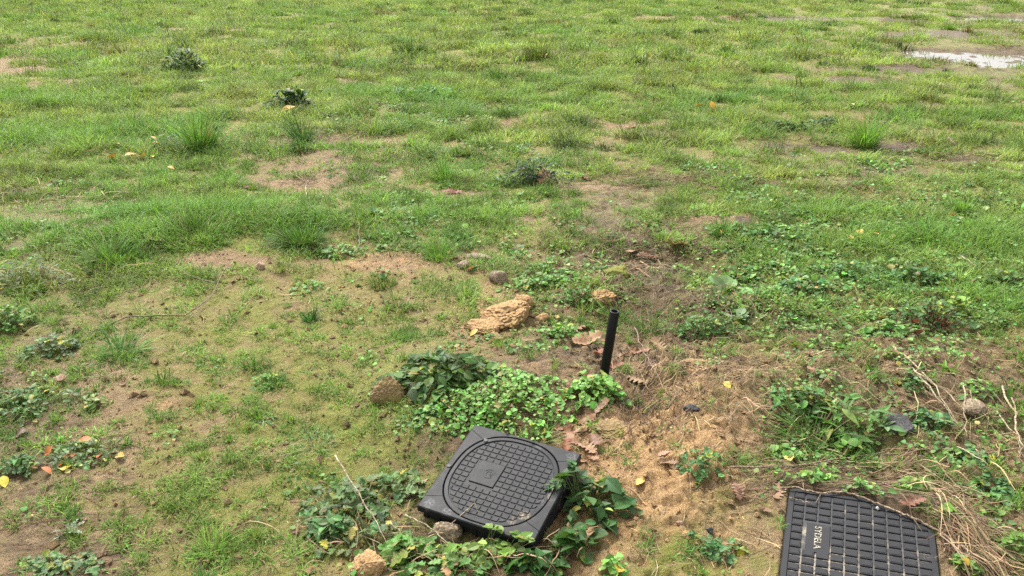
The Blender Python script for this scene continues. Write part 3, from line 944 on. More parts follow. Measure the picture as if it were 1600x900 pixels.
def clump(u, v, wpx, hpx, n, size, T, colr, label, name='weed', cat='weed', group='broad leaved weeds', depth=.75, stems=True, up=.35, mat=None, mound=1.0, yellow=.006, red=0, stemc=(.13, .16, .05), cb=.22):
    p = put(u, v); m = mpp(p)
    rx = wpx * m * .5; ry = rx * depth; h = hpx * m
    a = rng.uniform(0, 2 * np.pi, n); q = np.sqrt(rng.random(n)) * np.where(rng.random(n) < .14, rng.uniform(1.0, 1.32, n), 1.0)
    wob = 1 + .75 * perlin(np.cos(a) * 1.3 + u * .731, np.sin(a) * 1.3 + v * .377)
    x = p[0] + rx * q * np.cos(a) * wob; y = p[1] + ry * q * np.sin(a) * wob
    zt = np.clip(1 - q ** 2 * .85, .08, 1) * h * mound * rng.uniform(.25, 1.0, n) + size * .15
    if 'over the right corner' not in label:
        a1, b1, _ = plane_local(R1, C1, x, y); a2, b2, _ = plane_local(R2, C2, x, y)
        bad = ((np.abs(a1) < .172) & (np.abs(b1) < .172)) | ((np.abs(a2) < .185) & (b2 < np.interp(a2, *SOIL_EDGE) - .035) & (b2 > -.45))
        x, y, zt, a, q = x[~bad], y[~bad], zt[~bad], a[~bad], q[~bad]; n = len(x)
    oc = over_cover(x, y, .0)
    z = np.where(oc, np.maximum(height(x, y), 0) + h * .4, height(x, y)) + zt
    a1, b1, z1 = plane_local(R1, C1, x, y)
    on1 = (np.abs(a1) < .19) & (np.abs(b1) < .19)
    z = np.where(on1, np.maximum(z, z1 + .012), z)
    az = a + rng.normal(0, .8, n)
    M = frames(az, rng.normal(up * .5, .32, n) - q * .15, rng.normal(0, .35, n))
    s = size * np.clip(np.exp(rng.normal(-.08, .36, n)), .35, 1.7)
    C = jitter(colr, n, cb, .10)
    k = rng.random(n) < .07
    C[k] = jitter((.24, .26, .06), k.sum(), .2)
    k = rng.random(n) < .012
    C[k] = jitter((.20, .12, .06), k.sum(), .3)
    k = rng.random(n) < yellow
    C[k] = jitter((.45, .36, .05), k.sum(), .2)
    if red:
        k = rng.random(n) < red
        C[k] = jitter((.38, .10, .03), k.sum(), .25)
    P = np.stack([x, y, z], 1)
    P -= M[:, :, 1] * (s * .5)[:, None]
    fol = MB(); stamp(fol, T, P, M, s, C)
    if not stems:
        return tag(fol.build(name, mat or M_LEAF, loc=p), label, cat, group)
    root = empty(name, p)
    child_of(root, fol.build('foliage', mat or M_LEAF, loc=p))
    st = MB()
    ns = min(n, 260)
    sel = rng.choice(n, ns, replace=False)
    B = np.stack([p[0] + (x[sel] - p[0]) * .55, p[1] + (y[sel] - p[1]) * .55, np.zeros(ns)], 1); B[:, 2] = height(B[:, 0], B[:, 1])
    E = P[sel]; mid = (B + E) / 2; mid[:, 2] += .15 * (E[:, 2] - B[:, 2])
    wv = np.stack([np.sin(az[sel]), -np.cos(az[sel]), np.zeros(ns)], 1) * .0011
    V = np.stack([B - wv, B + wv, mid - wv, mid + wv, E - wv * .7, E + wv * .7], 1).reshape(-1, 3)
    bs = np.arange(ns)[:, None] * 6
    st.add(V, [bs + np.array([[0, 1, 3, 2]]), bs + np.array([[2, 3, 5, 4]])], np.repeat(jitter(stemc, ns, .25), 6, 0))
    child_of(root, st.build('stem', M_LEAF, loc=p))
    return tag(root, label, cat, group)


def rosette(u, v, wpx, n, T, colr, label, pitch=(.15, .7), wscale=1.0, name='rosette_weed', group='broad leaved weeds', cat='weed', yellow=0.0):
    p = put(u, v); m = mpp(p); L = wpx * m * .55
    az = np.linspace(0, 2 * np.pi, n, endpoint=False) + rng.normal(0, .25, n)
    pt = rng.uniform(*pitch, n)
    M = frames(az, pt, rng.normal(0, .25, n))
    s = L * rng.uniform(.6, 1.1, n)
    P = np.repeat(p[None], n, 0) + np.stack([np.cos(az), np.sin(az), 0 * az], 1) * L * .04 + np.array([0, 0, .004])
    C = jitter(colr, n, .18, .07)
    k = rng.random(n) < yellow
    C[k] = jitter((.45, .36, .05), k.sum(), .2)
    mb = MB(); stamp(mb, T, P, M, np.stack([s * wscale, s, s], 1), C)
    return tag(mb.build(name, M_LEAF, loc=p), label, cat, group)


DKL = (.06, .12, .028); CLV = (.155, .305, .065); CLV2 = (.125, .255, .055); GL = (.10, .18, .05); SAGE = (.10, .16, .06)
# around the covers
clump(688, 592, 165, 34, 300, .040, OVAL, DKL, 'large dark green glossy leafy clump left of the orange clod', depth=.85, up=.3, cb=.3)
clump(800, 628, 190, 46, 1000, .0145, ROUND, CLV, 'bright light green small leaved mat between dark clump and pipe', name='chickweed', cat='weed', depth=.95, mound=.6)
clump(715, 645, 110, 36, 360, .0150, ROUND, CLV2, 'green small leaved mat below the dark glossy clump', name='chickweed', depth=.8, mound=.6)
clump(935, 622, 92, 46, 270, .0185, ROUND, CLV, 'dense light green round leaved clump at the foot of the pipe', name='clover', cat='weed', depth=.8, mound=.8)
clump(922, 788, 122, 46, 140, .040, OVAL, (.05, .105, .033), 'dark green oval leaved weed against the right side of the square cover', depth=1.15, up=.25)
clump(866, 800, 36, 56, 16, .036, LANCE, (.10, .17, .07), 'pale leafy sprig leaning over the right corner of the square cover', depth=.6, up=.2)
clump(893, 862, 76, 40, 60, .038, OVAL, (.05, .115, .026), 'dark leaves in the shade below the right corner of the square cover', depth=.8)
clump(545, 800, 185, 36, 230, .028, LOBED, SAGE, 'grey green lobed leaf weed left of the square cover', depth=.85, up=.4, yellow=.02)
clump(615, 770, 90, 32, 90, .030, LOBED, (.11, .175, .06), 'grey green lobed weed touching the left corner of the square cover', depth=.8, up=.5)
clump(520, 835, 70, 30, 46, .034, OVAL, (.08, .17, .05), 'few broad green leaves under the grey green weed', depth=.8, up=.4, yellow=.015)
clump(640, 868, 90, 30, 60, .040, LOBED, (.115, .22, .055), 'lobed green weed below the front corner of the square cover', depth=.7)
clump(755, 872, 150, 30, 150, .028, OVAL, (.14, .235, .05), 'yellowish green leafy weeds along the front edge of the square cover', depth=.4, up=.4, yellow=.02)
clump(700, 895, 120, 26, 80, .034, LOBED, (.10, .19, .05), 'green lobed weed at the bottom edge in front of the cover', depth=.5)
clump(835, 885, 80, 34, 70, .034, OVAL, (.05, .115, .03), 'dark oval leaved weed at the bottom edge below the cover', depth=.6)
clump(958, 888, 44, 22, 40, .018, ROUND, CLV, 'little light green round leaved seedling at the bottom edge', name='seedling', cat='weed', stems=False)
clump(1095, 735, 72, 28, 95, .021, LOBED, (.075, .17, .05), 'fresh green rosette on the orange soil mound', depth=.8, stems=False, up=.3)
clump(1120, 858, 68, 26, 80, .020, LOBED, (.085, .18, .06), 'flat green rosette on sand left of the ribbed cover', depth=.85, stems=False, mound=.6)
clump(1255, 640, 95, 34, 120, .021, ROUND, (.10, .20, .06), 'light green leafy weed under the curled leaf, right of the straw', depth=.6)
clump(1320, 665, 120, 55, 60, .060, LANCE, (.10, .20, .05), 'long leaved plantain weed standing above the ribbed cover', name='plantain', depth=.6, up=.9)
clump(1325, 700, 85, 26, 110, .019, ROUND, CLV2, 'round leaved weed at the foot of the plantain', depth=.6, mound=.8)
clump(1225, 712, 60, 20, 60, .018, ROUND, CLV2, 'small round leaved weed left of the sprawling grass', depth=.6)
clump(1270, 748, 64, 18, 60, .017, ROUND, CLV, 'light green seedlings on the back left edge of the ribbed cover', stems=False, depth=.4)
clump(1345, 765, 60, 18, 40, .016, ROUND, CLV2, 'sparse seedlings on the soil over the ribbed cover', stems=False, depth=.4)
clump(1425, 768, 80, 30, 90, .018, ROUND, (.12, .22, .04), 'loose light weed on the back right corner of the ribbed cover', depth=.5)
rosette(1385, 668, 46, 7, LANCE, (.12, .21, .09), 'pale green short leaves beside the slate shard', wscale=1.5)
clump(1450, 660, 72, 26, 130, .0165, ROUND, (.085, .185, .065), 'flat grey green rosette right of the slate shard', name='clover', stems=False, mound=.5)
clump(1432, 602, 50, 20, 70, .0155, ROUND, (.085, .19, .06), 'small flat rosette above the grey green one', name='clover', stems=False, mound=.5)
clump(1510, 718, 66, 24, 110, .0165, ROUND, (.09, .19, .07), 'flat rosette below the long dead stalks', name='clover', stems=False, mound=.5)
clump(1552, 772, 70, 30, 120, .0175, ROUND, (.09, .19, .065), 'flat rosette beside the straw, right edge', name='clover', stems=False, mound=.5)
clump(1585, 862, 70, 36, 110, .0175, ROUND, (.13, .24, .05), 'yellow green round leaved weed at the lower right corner', name='clover', stems=False)
clump(1490, 812, 40, 24, 30, .020, ROUND, (.15, .28, .05), 'bright seedling sprouting through straw beside the ribbed cover', stems=False)
clump(1505, 888, 46, 22, 50, .018, ROUND, (.12, .22, .05), 'small weed at the bottom edge right of the ribbed cover', stems=False)
clump(1525, 618, 60, 20, 60, .018, ROUND, CLV2, 'small weed just behind the tan stone on the right', stems=False)
# right middle
rosette(1137, 458, 74, 9, SPOON, (.13, .24, .08), 'pale broad leaved dock rosette on the brown bank', pitch=(.5, 1.1), name='dock', wscale=1.5)
rosette(1150, 500, 44, 4, SPOON, (.17, .26, .12), 'two pale upright leaves right of the bushy weed', pitch=(.6, 1.2), name='dock', wscale=1.7)
clump(1103, 520, 92, 36, 190, .022, OVAL, (.06, .14, .03), 'bushy fresh green weed in the hollow right of the pipe', depth=.6, up=.6)
clump(1455, 505, 120, 44, 240, .024, OVAL, (.07, .14, .045), 'leggy weed with red stems in the right middle', depth=.5, up=.5, red=.015, stemc=(.15, .05, .03))
clump(1490, 490, 60, 36, 90, .030, OVAL, LIME, 'bright yellow green leaves on the right side of the leggy weed', depth=.5, up=.6)
clump(1285, 543, 74, 18, 80, .020, OVAL, CLV2, 'low weed on bare soil right of the straw bank', stems=False, depth=.5)
clump(1380, 520, 90, 20, 130, .019, ROUND, CLV2, 'trailing weed at the lower edge of the clover carpet', depth=.4)
clump(1330, 430, 120, 22, 220, .020, ROUND, (.075, .17, .05), 'thick clover patch in the carpet on the right', name='clover', depth=.5)
clump(1240, 455, 120, 20, 220, .019, ROUND, (.09, .19, .06), 'clover patch right of the dock rosette', name='clover', depth=.5)
clump(1430, 440, 120, 24, 220, .022, ROUND, (.07, .16, .045), 'clover patch behind the leggy weed', name='clover', depth=.5)
clump(1560, 440, 90, 26, 160, .023, OVAL, (.08, .17, .04), 'leafy weed at the right edge in the lush grass', depth=.5)
clump(1200, 375, 110, 16, 190, .022, ROUND, (.08, .18, .05), 'clover patch behind the dock, toward the far grass', name='clover', depth=.5)
clump(1575, 612, 26, 30, 5, .06, LANCE, (.09, .18, .04), 'single upright pointed leaf near the right edge', stems=False, up=1.8)
clump(1484, 580, 20, 34, 5, .065, LANCE, (.14, .23, .03), 'single yellowish upright leaf behind the dead stalks', stems=False, up=1.9)
clump(845, 445, 120, 20, 230, .019, ROUND, CLV2, 'leafy mat behind the orange clod', depth=.5)
clump(900, 470, 70, 22, 100, .024, OVAL, (.09, .20, .04), 'fresh oval leaved weed between the two orange clods', depth=.6)
clump(880, 525, 90, 22, 150, .0175, ROUND, CLV2, 'leafy mat between clod and pipe', depth=.6)
clump(832, 288, 92, 50, 420, .040, LANCE, (.032, .066, .036), 'dark blue grey bushy weed behind the star shaped leaf', depth=.6, up=.9)
# left
clump(415, 660, 44, 12, 24, .024, LANCE, (.17, .25, .10), 'pale star shaped rosette on bare soil, centre left', stems=False, up=.2, mound=.3)
rosette(110, 832, 52, 9, THISTLE, (.21, .29, .17), 'pale spiny thistle seedling on the soil, lower left', pitch=(.1, .9), name='thistle', cat='thistle', wscale=1.2)
clump(85, 548, 90, 24, 120, .026, LOBED, SAGE, 'grey green feathery weed beside the splayed tuft', up=.4)
clump(14, 512, 70, 40, 170, .020, ROUND, (.12, .22, .05), 'light green round leaved mound at the left edge', depth=.9)
clump(45, 632, 125, 26, 240, .020, OVAL, (.10, .175, .06), 'dense low weed patch at the left edge', depth=.8, yellow=.02)
clump(150, 632, 40, 14, 26, .026, OVAL, (.17, .24, .07), 'pale yellow green seedling right of the dark weed patch', stems=False)
clump(130, 712, 105, 20, 150, .019, LOBED, (.115, .18, .07), 'low weed with a few orange leaves, lower left', depth=.6, red=.05, yellow=.02)
clump(28, 735, 74, 24, 110, .020, OVAL, (.08, .15, .05), 'green weed at the left edge below the orange leaved one', depth=.8)
clump(95, 888, 105, 18, 130, .020, LOBED, (.115, .185, .075), 'grey green weed at the bottom left corner', depth=.6)
clump(48, 445, 130, 44, 240, .030, LANCE, (.13, .17, .085), 'wispy grey green weed at the left edge below the dark clump', depth=.6, up=1.1)
clump(535, 398, 70, 14, 110, .019, ROUND, CLV2, 'small leafy patch in front of the broad clump', stems=False)
clump(480, 452, 60, 14, 60, .018, ROUND, CLV2, 'small leafy patch on the bare soil below the broad clump', stems=False)
clump(410, 600, 50, 14, 40, .020, LOBED, CLV2, 'tiny lobed weed on the middle of the bare soil', stems=False)
clump(295, 112, 54, 36, 320, .075, LANCE, (.045, .09, .028), 'dark green bush standing out far off, upper left', name='dark_bush', cat='bush', depth=.8, up=1.6, group='dark bushes in the field')
clump(458, 168, 58, 34, 300, .055, OVAL, (.042, .09, .03), 'dark broad leaved bush with yellow leaves below it', name='dark_bush', cat='bush', depth=.8, up=1.2, group='dark bushes in the field')
clump(262, 232, 60, 24, 110, .045, LANCE, (.12, .18, .11), 'pale blue green weed left of the tall upright tuft', depth=.6, up=.9, yellow=.10)
clump(660, 150, 120, 16, 260, .035, ROUND, (.075, .19, .05), 'bright clover patch far off, upper middle', name='clover', depth=.5)
clump(1230, 200, 70, 12, 120, .035, OVAL, (.045, .085, .035), 'low dark weed by the wet mud', depth=.5, stems=False)
clump(1290, 195, 60, 14, 100, .035, OVAL, (.05, .10, .035), 'second low dark weed by the wet mud, nearer the tuft', depth=.5, stems=False)


def leaf_thing(u, v, lpx, colr, label, T=None, az=None, tilt=.25, lift=.004, name='oak_leaf', cat='leaf', group='fallen brown oak leaves', pitch=None):
    p = put(u, v); m = mpp(p); L = lpx * m
    T = T or OAKS[rng.integers(4)]
    az = rng.uniform(0, 6.28) if az is None else math.radians(az)
    pt = rng.normal(0, tilt) if pitch is None else pitch
    M = frames(np.array([az]), np.array([pt]), np.array([rng.normal(0, tilt)]))
    C = np.repeat(jitter(colr, 1, .12, .05), 1, 0)
    mb = MB(); pos = p[None] + np.array([[0, 0, lift + abs(math.sin(pt)) * L * .4]])
    V0, fs = T
    dz = 0
    V = (M[0] @ (V0 * L).T).T + pos
    under = height(V[:, 0], V[:, 1]) + .002 - V[:, 2]
    if pitch is None:
        V[:, 2] += np.maximum(np.percentile(under, 70), 0)
        V[:, 2] = np.maximum(V[:, 2], height(V[:, 0], V[:, 1]) + .0015)
    mb.add(V, fs, np.repeat(C, len(V), 0))
    return tag(mb.build(name, M_DEAD, loc=p, smooth=True), label, cat, group)


OAK = (.20, .105, .056); OAK2 = (.28, .165, .092); RUST = (.17, .058, .028); PINK = (.36, .23, .15)
for u, v, l, c, lab in [
    (920, 535, 52, OAK2, 'large pale brown oak leaf lying just behind the pipe'),
    (903, 515, 46, OAK, 'curled brown oak leaf behind and left of the pipe'),
    (934, 556, 34, RUST, 'small dark rust leaf tucked behind the pipe'),
    (870, 637, 44, OAK2, 'pale oak leaf under the bright mat left of the pipe foot'),
    (911, 590, 34, RUST, 'narrow rust leaf standing in the clump at the pipe foot'),
    (917, 657, 42, OAK, 'brown oak leaf just below the pipe foot clump'),
    (893, 688, 44, OAK, 'brown oak leaf at the back of the pile behind the cover'),
    (914, 700, 46, OAK2, 'pale brown oak leaf in the pile at the cover corner'),
    (885, 700, 34, RUST, 'dark leaf at the left side of the pile behind the cover'),
    (926, 716, 34, OAK, 'brown leaf hanging off the pile by the cover corner'),
    (906, 676, 30, OAK2, 'small pale leaf on top of the pile behind the cover'),
    (996, 598, 44, OAK2, 'pale oak leaf on the soil right of the pipe foot'),
    (890, 612, 34, RUST, 'rust oak leaf in the green mat left of the pipe'),
    (760, 611, 40, PINK, 'pinkish oak leaf lying in the bright green mat'),
    (636, 588, 36, (.28, .07, .04), 'red brown leaf between the mossy clod and dark clump'),
    (1030, 545, 44, OAK2, 'pale oak leaf in the hollow right of the pipe top'),
    (1002, 552, 34, OAK, 'brown oak leaf left of the pale one in the hollow'),
    (882, 422, 40, OAK, 'brown oak leaf behind the orange clods'),
    (988, 398, 40, OAK2, 'pale leaf in the brown hollow beyond the pipe'),
    (1010, 402, 36, OAK, 'brown leaf in the middle of the brown hollow'),
    (1058, 388, 46, OAK, 'brown leaf at the right end of the brown hollow'),
    (1275, 585, 32, OAK2, 'curled pale leaf on the soil above the light weed'),
    (1255, 627, 34, PINK, 'pale leaf lying on the light weed right of the straw'),
    (1432, 526, 44, (.10, .05, .035), 'dark wet leaf under the leggy weed'),
    (1153, 772, 36, (.26, .14, .10), 'purplish leaf on soil left of the ribbed cover'),
    (1215, 771, 40, OAK2, 'rusty leaf touching the left edge of the ribbed cover'),
    (1422, 790, 44, (.14, .06, .035), 'dark red leaf on the soil over the ribbed cover corner'),
    (1045, 730, 34, OAK, 'folded brown leaf on the mound behind the rosette'),
    (1037, 712, 26, PINK, 'small pink leaf on top of the orange mound'),
    (898, 838, 36, OAK2, 'pale leaf standing on soil below the dark oval leaved weed'),
    (97, 597, 34, OAK2, 'brown leaf on the soil below the feathery weed, left'),
    (240, 378, 28, OAK2, 'pale brown leaf caught on the long fresh hummock'),
    (226, 396, 22, RUST, 'dark leaf at the foot of the large drooping clump'),
    (704, 302, 34, RUST, 'rust brown leaf on damp soil near the field centre'),
    (655, 757, 34, OAK2, 'brown leaf beside the left edge of the square cover'),
    (30, 682, 26, (.13, .07, .05), 'dark leaf at the left edge just below the dense weed patch'),
    (985, 200, 22, OAK2, 'brown leaf in the grass far off right of centre'),
    (1135, 280, 30, OAK, 'brown leaf in the strip of dead grass'),
    (915, 281, 24, OAK2, 'pale leaf at the left end of the strip of dead grass'),
    (560, 870, 34, OAK, 'brown leaf beside the orange clod at the bottom edge'),
    (683, 805, 40, OAK, 'brown leaf in the shade under the front of the square cover'),
    (440, 720, 18, OAK, 'tiny brown leaf on the mossy soil left of the cover'),
    (1195, 800, 26, OAK, 'small brown leaf on the sand between both covers'),
    (385, 295, 24, RUST, 'dark leaf left of the bare sandy patch'),
    (948, 620, 40, OAK, 'brown oak leaf on the right rim of the pipe foot clump'),
    (938, 640, 36, OAK2, 'pale curled leaf just below the right side of the pipe foot clump'),
    (930, 690, 40, OAK, 'brown leaf right of the leaf pile behind the cover'),
    (902, 722, 38, OAK2, 'pale leaf at the very corner of the square cover'),
    (878, 670, 36, OAK, 'brown leaf left of the leaf pile, under the bright mat'),
    (975, 560, 36, OAK, 'brown oak leaf in the hollow right beside the middle of the pipe'),
    (960, 575, 30, RUST, 'rust leaf right of the base of the pipe'),
    (1015, 575, 34, OAK, 'brown leaf in the straw edge right of the pipe'),
    (740, 400, 28, OAK2, 'pale leaf against the long flat stone'),
]:
    leaf_thing(u, v, l, c, lab)
leaf_thing(848, 288, 40, (.30, .135, .09), 'flat reddish brown star shaped leaf held on the blue grey weed', pitch=.35, az=75, name='star_leaf', lift=.05, group=None)
for u, v, l, c, lab in [
    (105, 734, 18, (.48, .36, .06), 'round bright yellow leaf below the orange leaved weed'),
    (8, 758, 22, (.55, .40, .05), 'yellow leaf at the very left edge, low down'),
    (135, 691, 22, (.50, .15, .05), 'orange leaf on top of the orange leaved weed'),
    (77, 713, 20, (.52, .17, .05), 'orange leaf left of the orange leaved weed'),
    (75, 741, 18, (.50, .20, .08), 'faded orange leaf left of the round yellow leaf'),
    (188, 718, 20, (.52, .30, .05), 'amber leaf at the right end of the orange leaved weed'),
    (176, 252, 18, (.46, .25, .05), 'large orange leaf at the left of the yellow scatter'),
    (205, 248, 18, (.45, .28, .06), 'amber leaf in the middle of the yellow scatter'),
    (222, 249, 20, (.46, .26, .05), 'orange leaf at the right of the yellow scatter'),
    (240, 251, 11, (.55, .36, .06), 'tiny yellow leaf at the right end of the yellow scatter'),
    (182, 231, 14, (.55, .33, .05), 'yellow leaf behind the yellow scatter'),
    (241, 221, 13, (.55, .30, .06), 'orange leaf on the pale blue green weed'),
    (276, 205, 16, (.50, .34, .14), 'pale yellow leaf on top of the pale blue green weed'),
    (268, 268, 12, (.55, .30, .08), 'lone orange leaf right of and below the yellow scatter'),
    (450, 178, 22, (.58, .33, .05), 'orange leaf under the dark broad leaved bush'),
    (478, 168, 14, (.55, .38, .08), 'yellow leaf right of the dark broad leaved bush'),
    (1092, 170, 16, (.58, .38, .05), 'yellow leaf at the left of a far pair, right of centre'),
    (1112, 174, 15, (.58, .36, .05), 'yellow leaf at the right of a far pair, right of centre'),
    (1327, 380, 17, (.42, .26, .06), 'amber leaf at the left of three in the clover'),
    (1342, 370, 16, (.52, .33, .06), 'amber leaf in the middle of three in the clover'),
    (1365, 372, 16, (.52, .28, .05), 'orange leaf at the right of three in the clover'),
    (740, 524, 16, (.50, .38, .08), 'yellow leaf below the orange clod'),
    (1376, 500, 18, (.55, .42, .14), 'pale yellow leaf below the clover carpet'),
    (1232, 719, 16, (.50, .42, .10), 'round pale yellow leaf left of the plantain'),
    (1136, 604, 18, (.52, .33, .05), 'amber leaf on the straw bank'),
    (850, 90, 18, (.50, .36, .06), 'yellow leaf on the far olive tussock'),
    (1232, 155, 14, (.55, .32, .04), 'orange leaf at the foot of the far spiky tuft'),
    (1330, 168, 9, (.5, .44, .26), 'cream coloured leaf far off behind the bright rounded tuft'),
    (1000, 757, 20, (.50, .34, .08), 'yellowish leaf on soil right of the dark oval leaved weed'),
    (735, 425, 18, (.45, .25, .12), 'tan leaf between the two flat stones'),
    (792, 225, 16, (.5, .48, .1), 'lime yellow leaf above the blue grey weed'),
]:
    T = ROUND if 'round' in lab else OVAL
    V, f = T
    leaf_thing(u, v, l, c, lab, T=(V - np.array([0, .5, 0]), f), tilt=.3, lift=.032 if v < 400 else .010, name='yellow_leaf', group='small yellow and orange leaves')


def ico(sub):
    t = (1 + 5 ** .5) / 2
    V = [(-1, t, 0), (1, t, 0), (-1, -t, 0), (1, -t, 0), (0, -1, t), (0, 1, t), (0, -1, -t), (0, 1, -t), (t, 0, -1), (t, 0, 1), (-t, 0, -1), (-t, 0, 1)]
    f = [(0, 11, 5), (0, 5, 1), (0, 1, 7), (0, 7, 10), (0, 10, 11), (1, 5, 9), (5, 11, 4), (11, 10, 2), (10, 7, 6), (7, 1, 8), (3, 9, 4), (3, 4, 2), (3, 2, 6), (3, 6, 8), (3, 8, 9), (4, 9, 5), (2, 4, 11), (6, 2, 10), (8, 6, 7), (9, 8, 1)]
    V = [Vector(v).normalized() for v in V]
    for _ in range(sub):
        cache = {}; nf = []

        def mid(a, b):
            k = (min(a, b), max(a, b))
            if k not in cache:
                V.append((V[a] + V[b]).normalized()); cache[k] = len(V) - 1
            return cache[k]
        for a, b, c in f:
            x, y, z = mid(a, b), mid(b, c), mid(c, a)
            nf += [(a, x, z), (b, y, x), (c, z, y), (x, y, z)]
        f = nf
    return np.array([tuple(v) for v in V]), np.array(f)


ICO5 = ico(5); ICO4 = ico(4); ICO3 = ico(3)


CLODS = []


def rock(u, v, wpx, hpx, label, mat, name='stone', cat='stone', group=None, depth=.8, lump=.25, sharp=.08, sink=.36, yaw=None, tilt=0.0, sub=4):
    p = put(u, v); m = mpp(p)
    a, h = wpx * m * .5, hpx * m
    V0, f = (ICO5 if cat == 'earth clod' and wpx > 50 else ICO4) if sub == 4 else ICO3
    V = V0.copy(); CLODS.append((p[0], p[1], a, cat))
    rr_ = np.random.default_rng(int(u * 7 + v))
    planes = []
    for _ in range(13):
        nn = rr_.normal(size=3); nn /= np.linalg.norm(nn); planes.append((nn, rr_.uniform(.52, .88)))
    off = Vector((u * .37, v * .21, 3.1))
    for i, q in enumerate(V0):
        q = Vector(q)
        d = lump * mnoise.noise(q * 1.3 + off) + lump * .5 * mnoise.noise(q * 2.9 + off) + sharp * mnoise.noise(q * 6.5 + off) + sharp * .35 * mnoise.noise(q * 14 + off)
        cr = mnoise.noise(q * 3.1 - off)
        d -= sharp * 1.2 * max(0, 1 - abs(cr) * 9)
        V[i] = V0[i] * (1 + d * .8)
    for nn, dd in planes:
        e_ = np.maximum(V @ nn - dd, 0)
        V = V - e_[:, None] * nn * .62
    if cat == 'earth clod':
        cr = np.array([mnoise.noise(Vector(q) * 9 + off) + 2.2 * (abs(mnoise.noise(Vector(q) * 3.7 - off)) - .25) + .45 * mnoise.noise(Vector(q) * 21 - off) + .2 * mnoise.noise(Vector(q) * 43 + off) for q in V0])
        V = V * (1 + .06 * cr)[:, None]
    V = V * np.array([a, a * depth, h * .62])
    yaw = rng.uniform(-.4, .4) if yaw is None else yaw
    M = frames(np.array([yaw + math.pi / 2]), np.array([tilt]), np.array([0.0]))[0]
    V = (M @ V.T).T + p + np.array([0, 0, h * .62 * (1 - 2 * sink) * .7])
    mb = MB(); mb.add(V, [f], .4)
    return tag(mb.build(name, mat, loc=p, smooth=True), label, cat, group)


CG = 'lumps of dug earth'
rock(795, 500, 88, 42, 'big cracked orange earth clod left of the pipe', M_CLOD, 'earth_clod', 'earth clod', CG, lump=.42, sharp=.20, sink=.3, yaw=.5, tilt=.2)
rock(754, 514, 66, 22, 'low pale orange clod leaning on the big cracked one', M_CLOD, 'earth_clod', 'earth clod', CG, lump=.35, sharp=.15, sink=.35)
rock(818, 478, 40, 26, 'orange clod perched behind the big cracked one', M_CLOD, 'earth_clod', 'earth clod', CG, lump=.35, sharp=.15, sink=.3)
rock(772, 532, 34, 16, 'small tan clod in front of the big cracked one', M_CLODTAN, 'earth_clod', 'earth clod', CG, lump=.35, sharp=.15)
rock(1085, 570, 50, 18, 'pale tan clod poking through the straw on the bank', M_CLODTAN, 'earth_clod', 'earth clod', CG, lump=.35, sink=.42)
rock(850, 498, 26, 14, 'small orange clod at the right of the big cracked one', M_CLOD, 'earth_clod', 'earth clod', CG)
rock(610, 622, 58, 44, 'mossy tan earth clod left of the dark glossy clump', M_CLODTAN, 'earth_clod', 'earth clod', CG, lump=.3, sharp=.10, sink=.38)
rock(576, 890, 66, 40, 'orange earth clod at the bottom edge left of the cover', M_CLOD, 'earth_clod', 'earth clod', CG, lump=.3, sharp=.10, sink=.42)
rock(936, 466, 56, 26, 'orange sandy clod just behind the pipe top', M_CLOD, 'earth_clod', 'earth clod', CG, lump=.35, sharp=.14)
rock(962, 432, 46, 26, 'brown rounded clod behind the sandy one', M_CLODMOSS, 'earth_clod', 'earth clod', CG, lump=.3)
rock(960, 670, 66, 20, 'orange clod between the leaf pile and the dead straw', M_CLODTAN, 'earth_clod', 'earth clod', CG, lump=.35, sharp=.12, sink=.52)
rock(696, 840, 56, 40, 'tan stone wedged under the front of the square cover', M_STONE, depth=.7)
rock(780, 440, 34, 20, 'flat brown stone leaning behind the orange clod', M_STONE, lump=.12, sharp=.04, tilt=.5, depth=.8, sink=.15)
rock(750, 404, 56, 10, 'long flat tan stone beside the bright green tuft', M_STONE, lump=.12, sharp=.05, depth=.4)
rock(724, 416, 26, 12, 'small tan stone left of the long flat stone', M_STONE)
rock(406, 418, 18, 13, 'small pale pink stone on the bare soil', M_PINK, lump=.15)
rock(1518, 645, 46, 26, 'rounded tan stone below the small weed, right', M_STONE, lump=.15, sharp=.05, sink=.25)
rock(918, 876, 16, 12, 'small black stone near the bottom edge', M_STONEDK, lump=.2)
rock(1062, 818, 12, 8, 'tiny pinkish stone on the sand right of the oval leaved weed', M_PINK, sub=3)
rock(1108, 830, 16, 9, 'small grey stone behind the flat rosette on sand', M_STONEDK, sub=3)
rock(1078, 640, 30, 12, 'flat grey stone in the straw above the orange mound', M_STONEDK, depth=.6, lump=.15)
rock(1372, 648, 14, 10, 'small whitish stone left of the slate shard', stone_mat('stone_white', (.4, .38, .36), (.6, .58, .55)), sub=3)
rock(1320, 790, 7, 5, 'tiny white pebble on the ribbed cover', stone_mat('pebble_white', (.55, .52, .48), (.7, .68, .64)), name='pebble', cat='pebble', sub=3)
bpy.context.view_layer.update()
peb = bpy.data.objects['pebble']
_d = ray(1371, 796.5); _t = ((C2 - CAM) @ R2[:, 2]) / (_d @ R2[:, 2]); _p = CAM + _d * _t
peb.location = _p + R2[:, 2] * .004


crumbs()


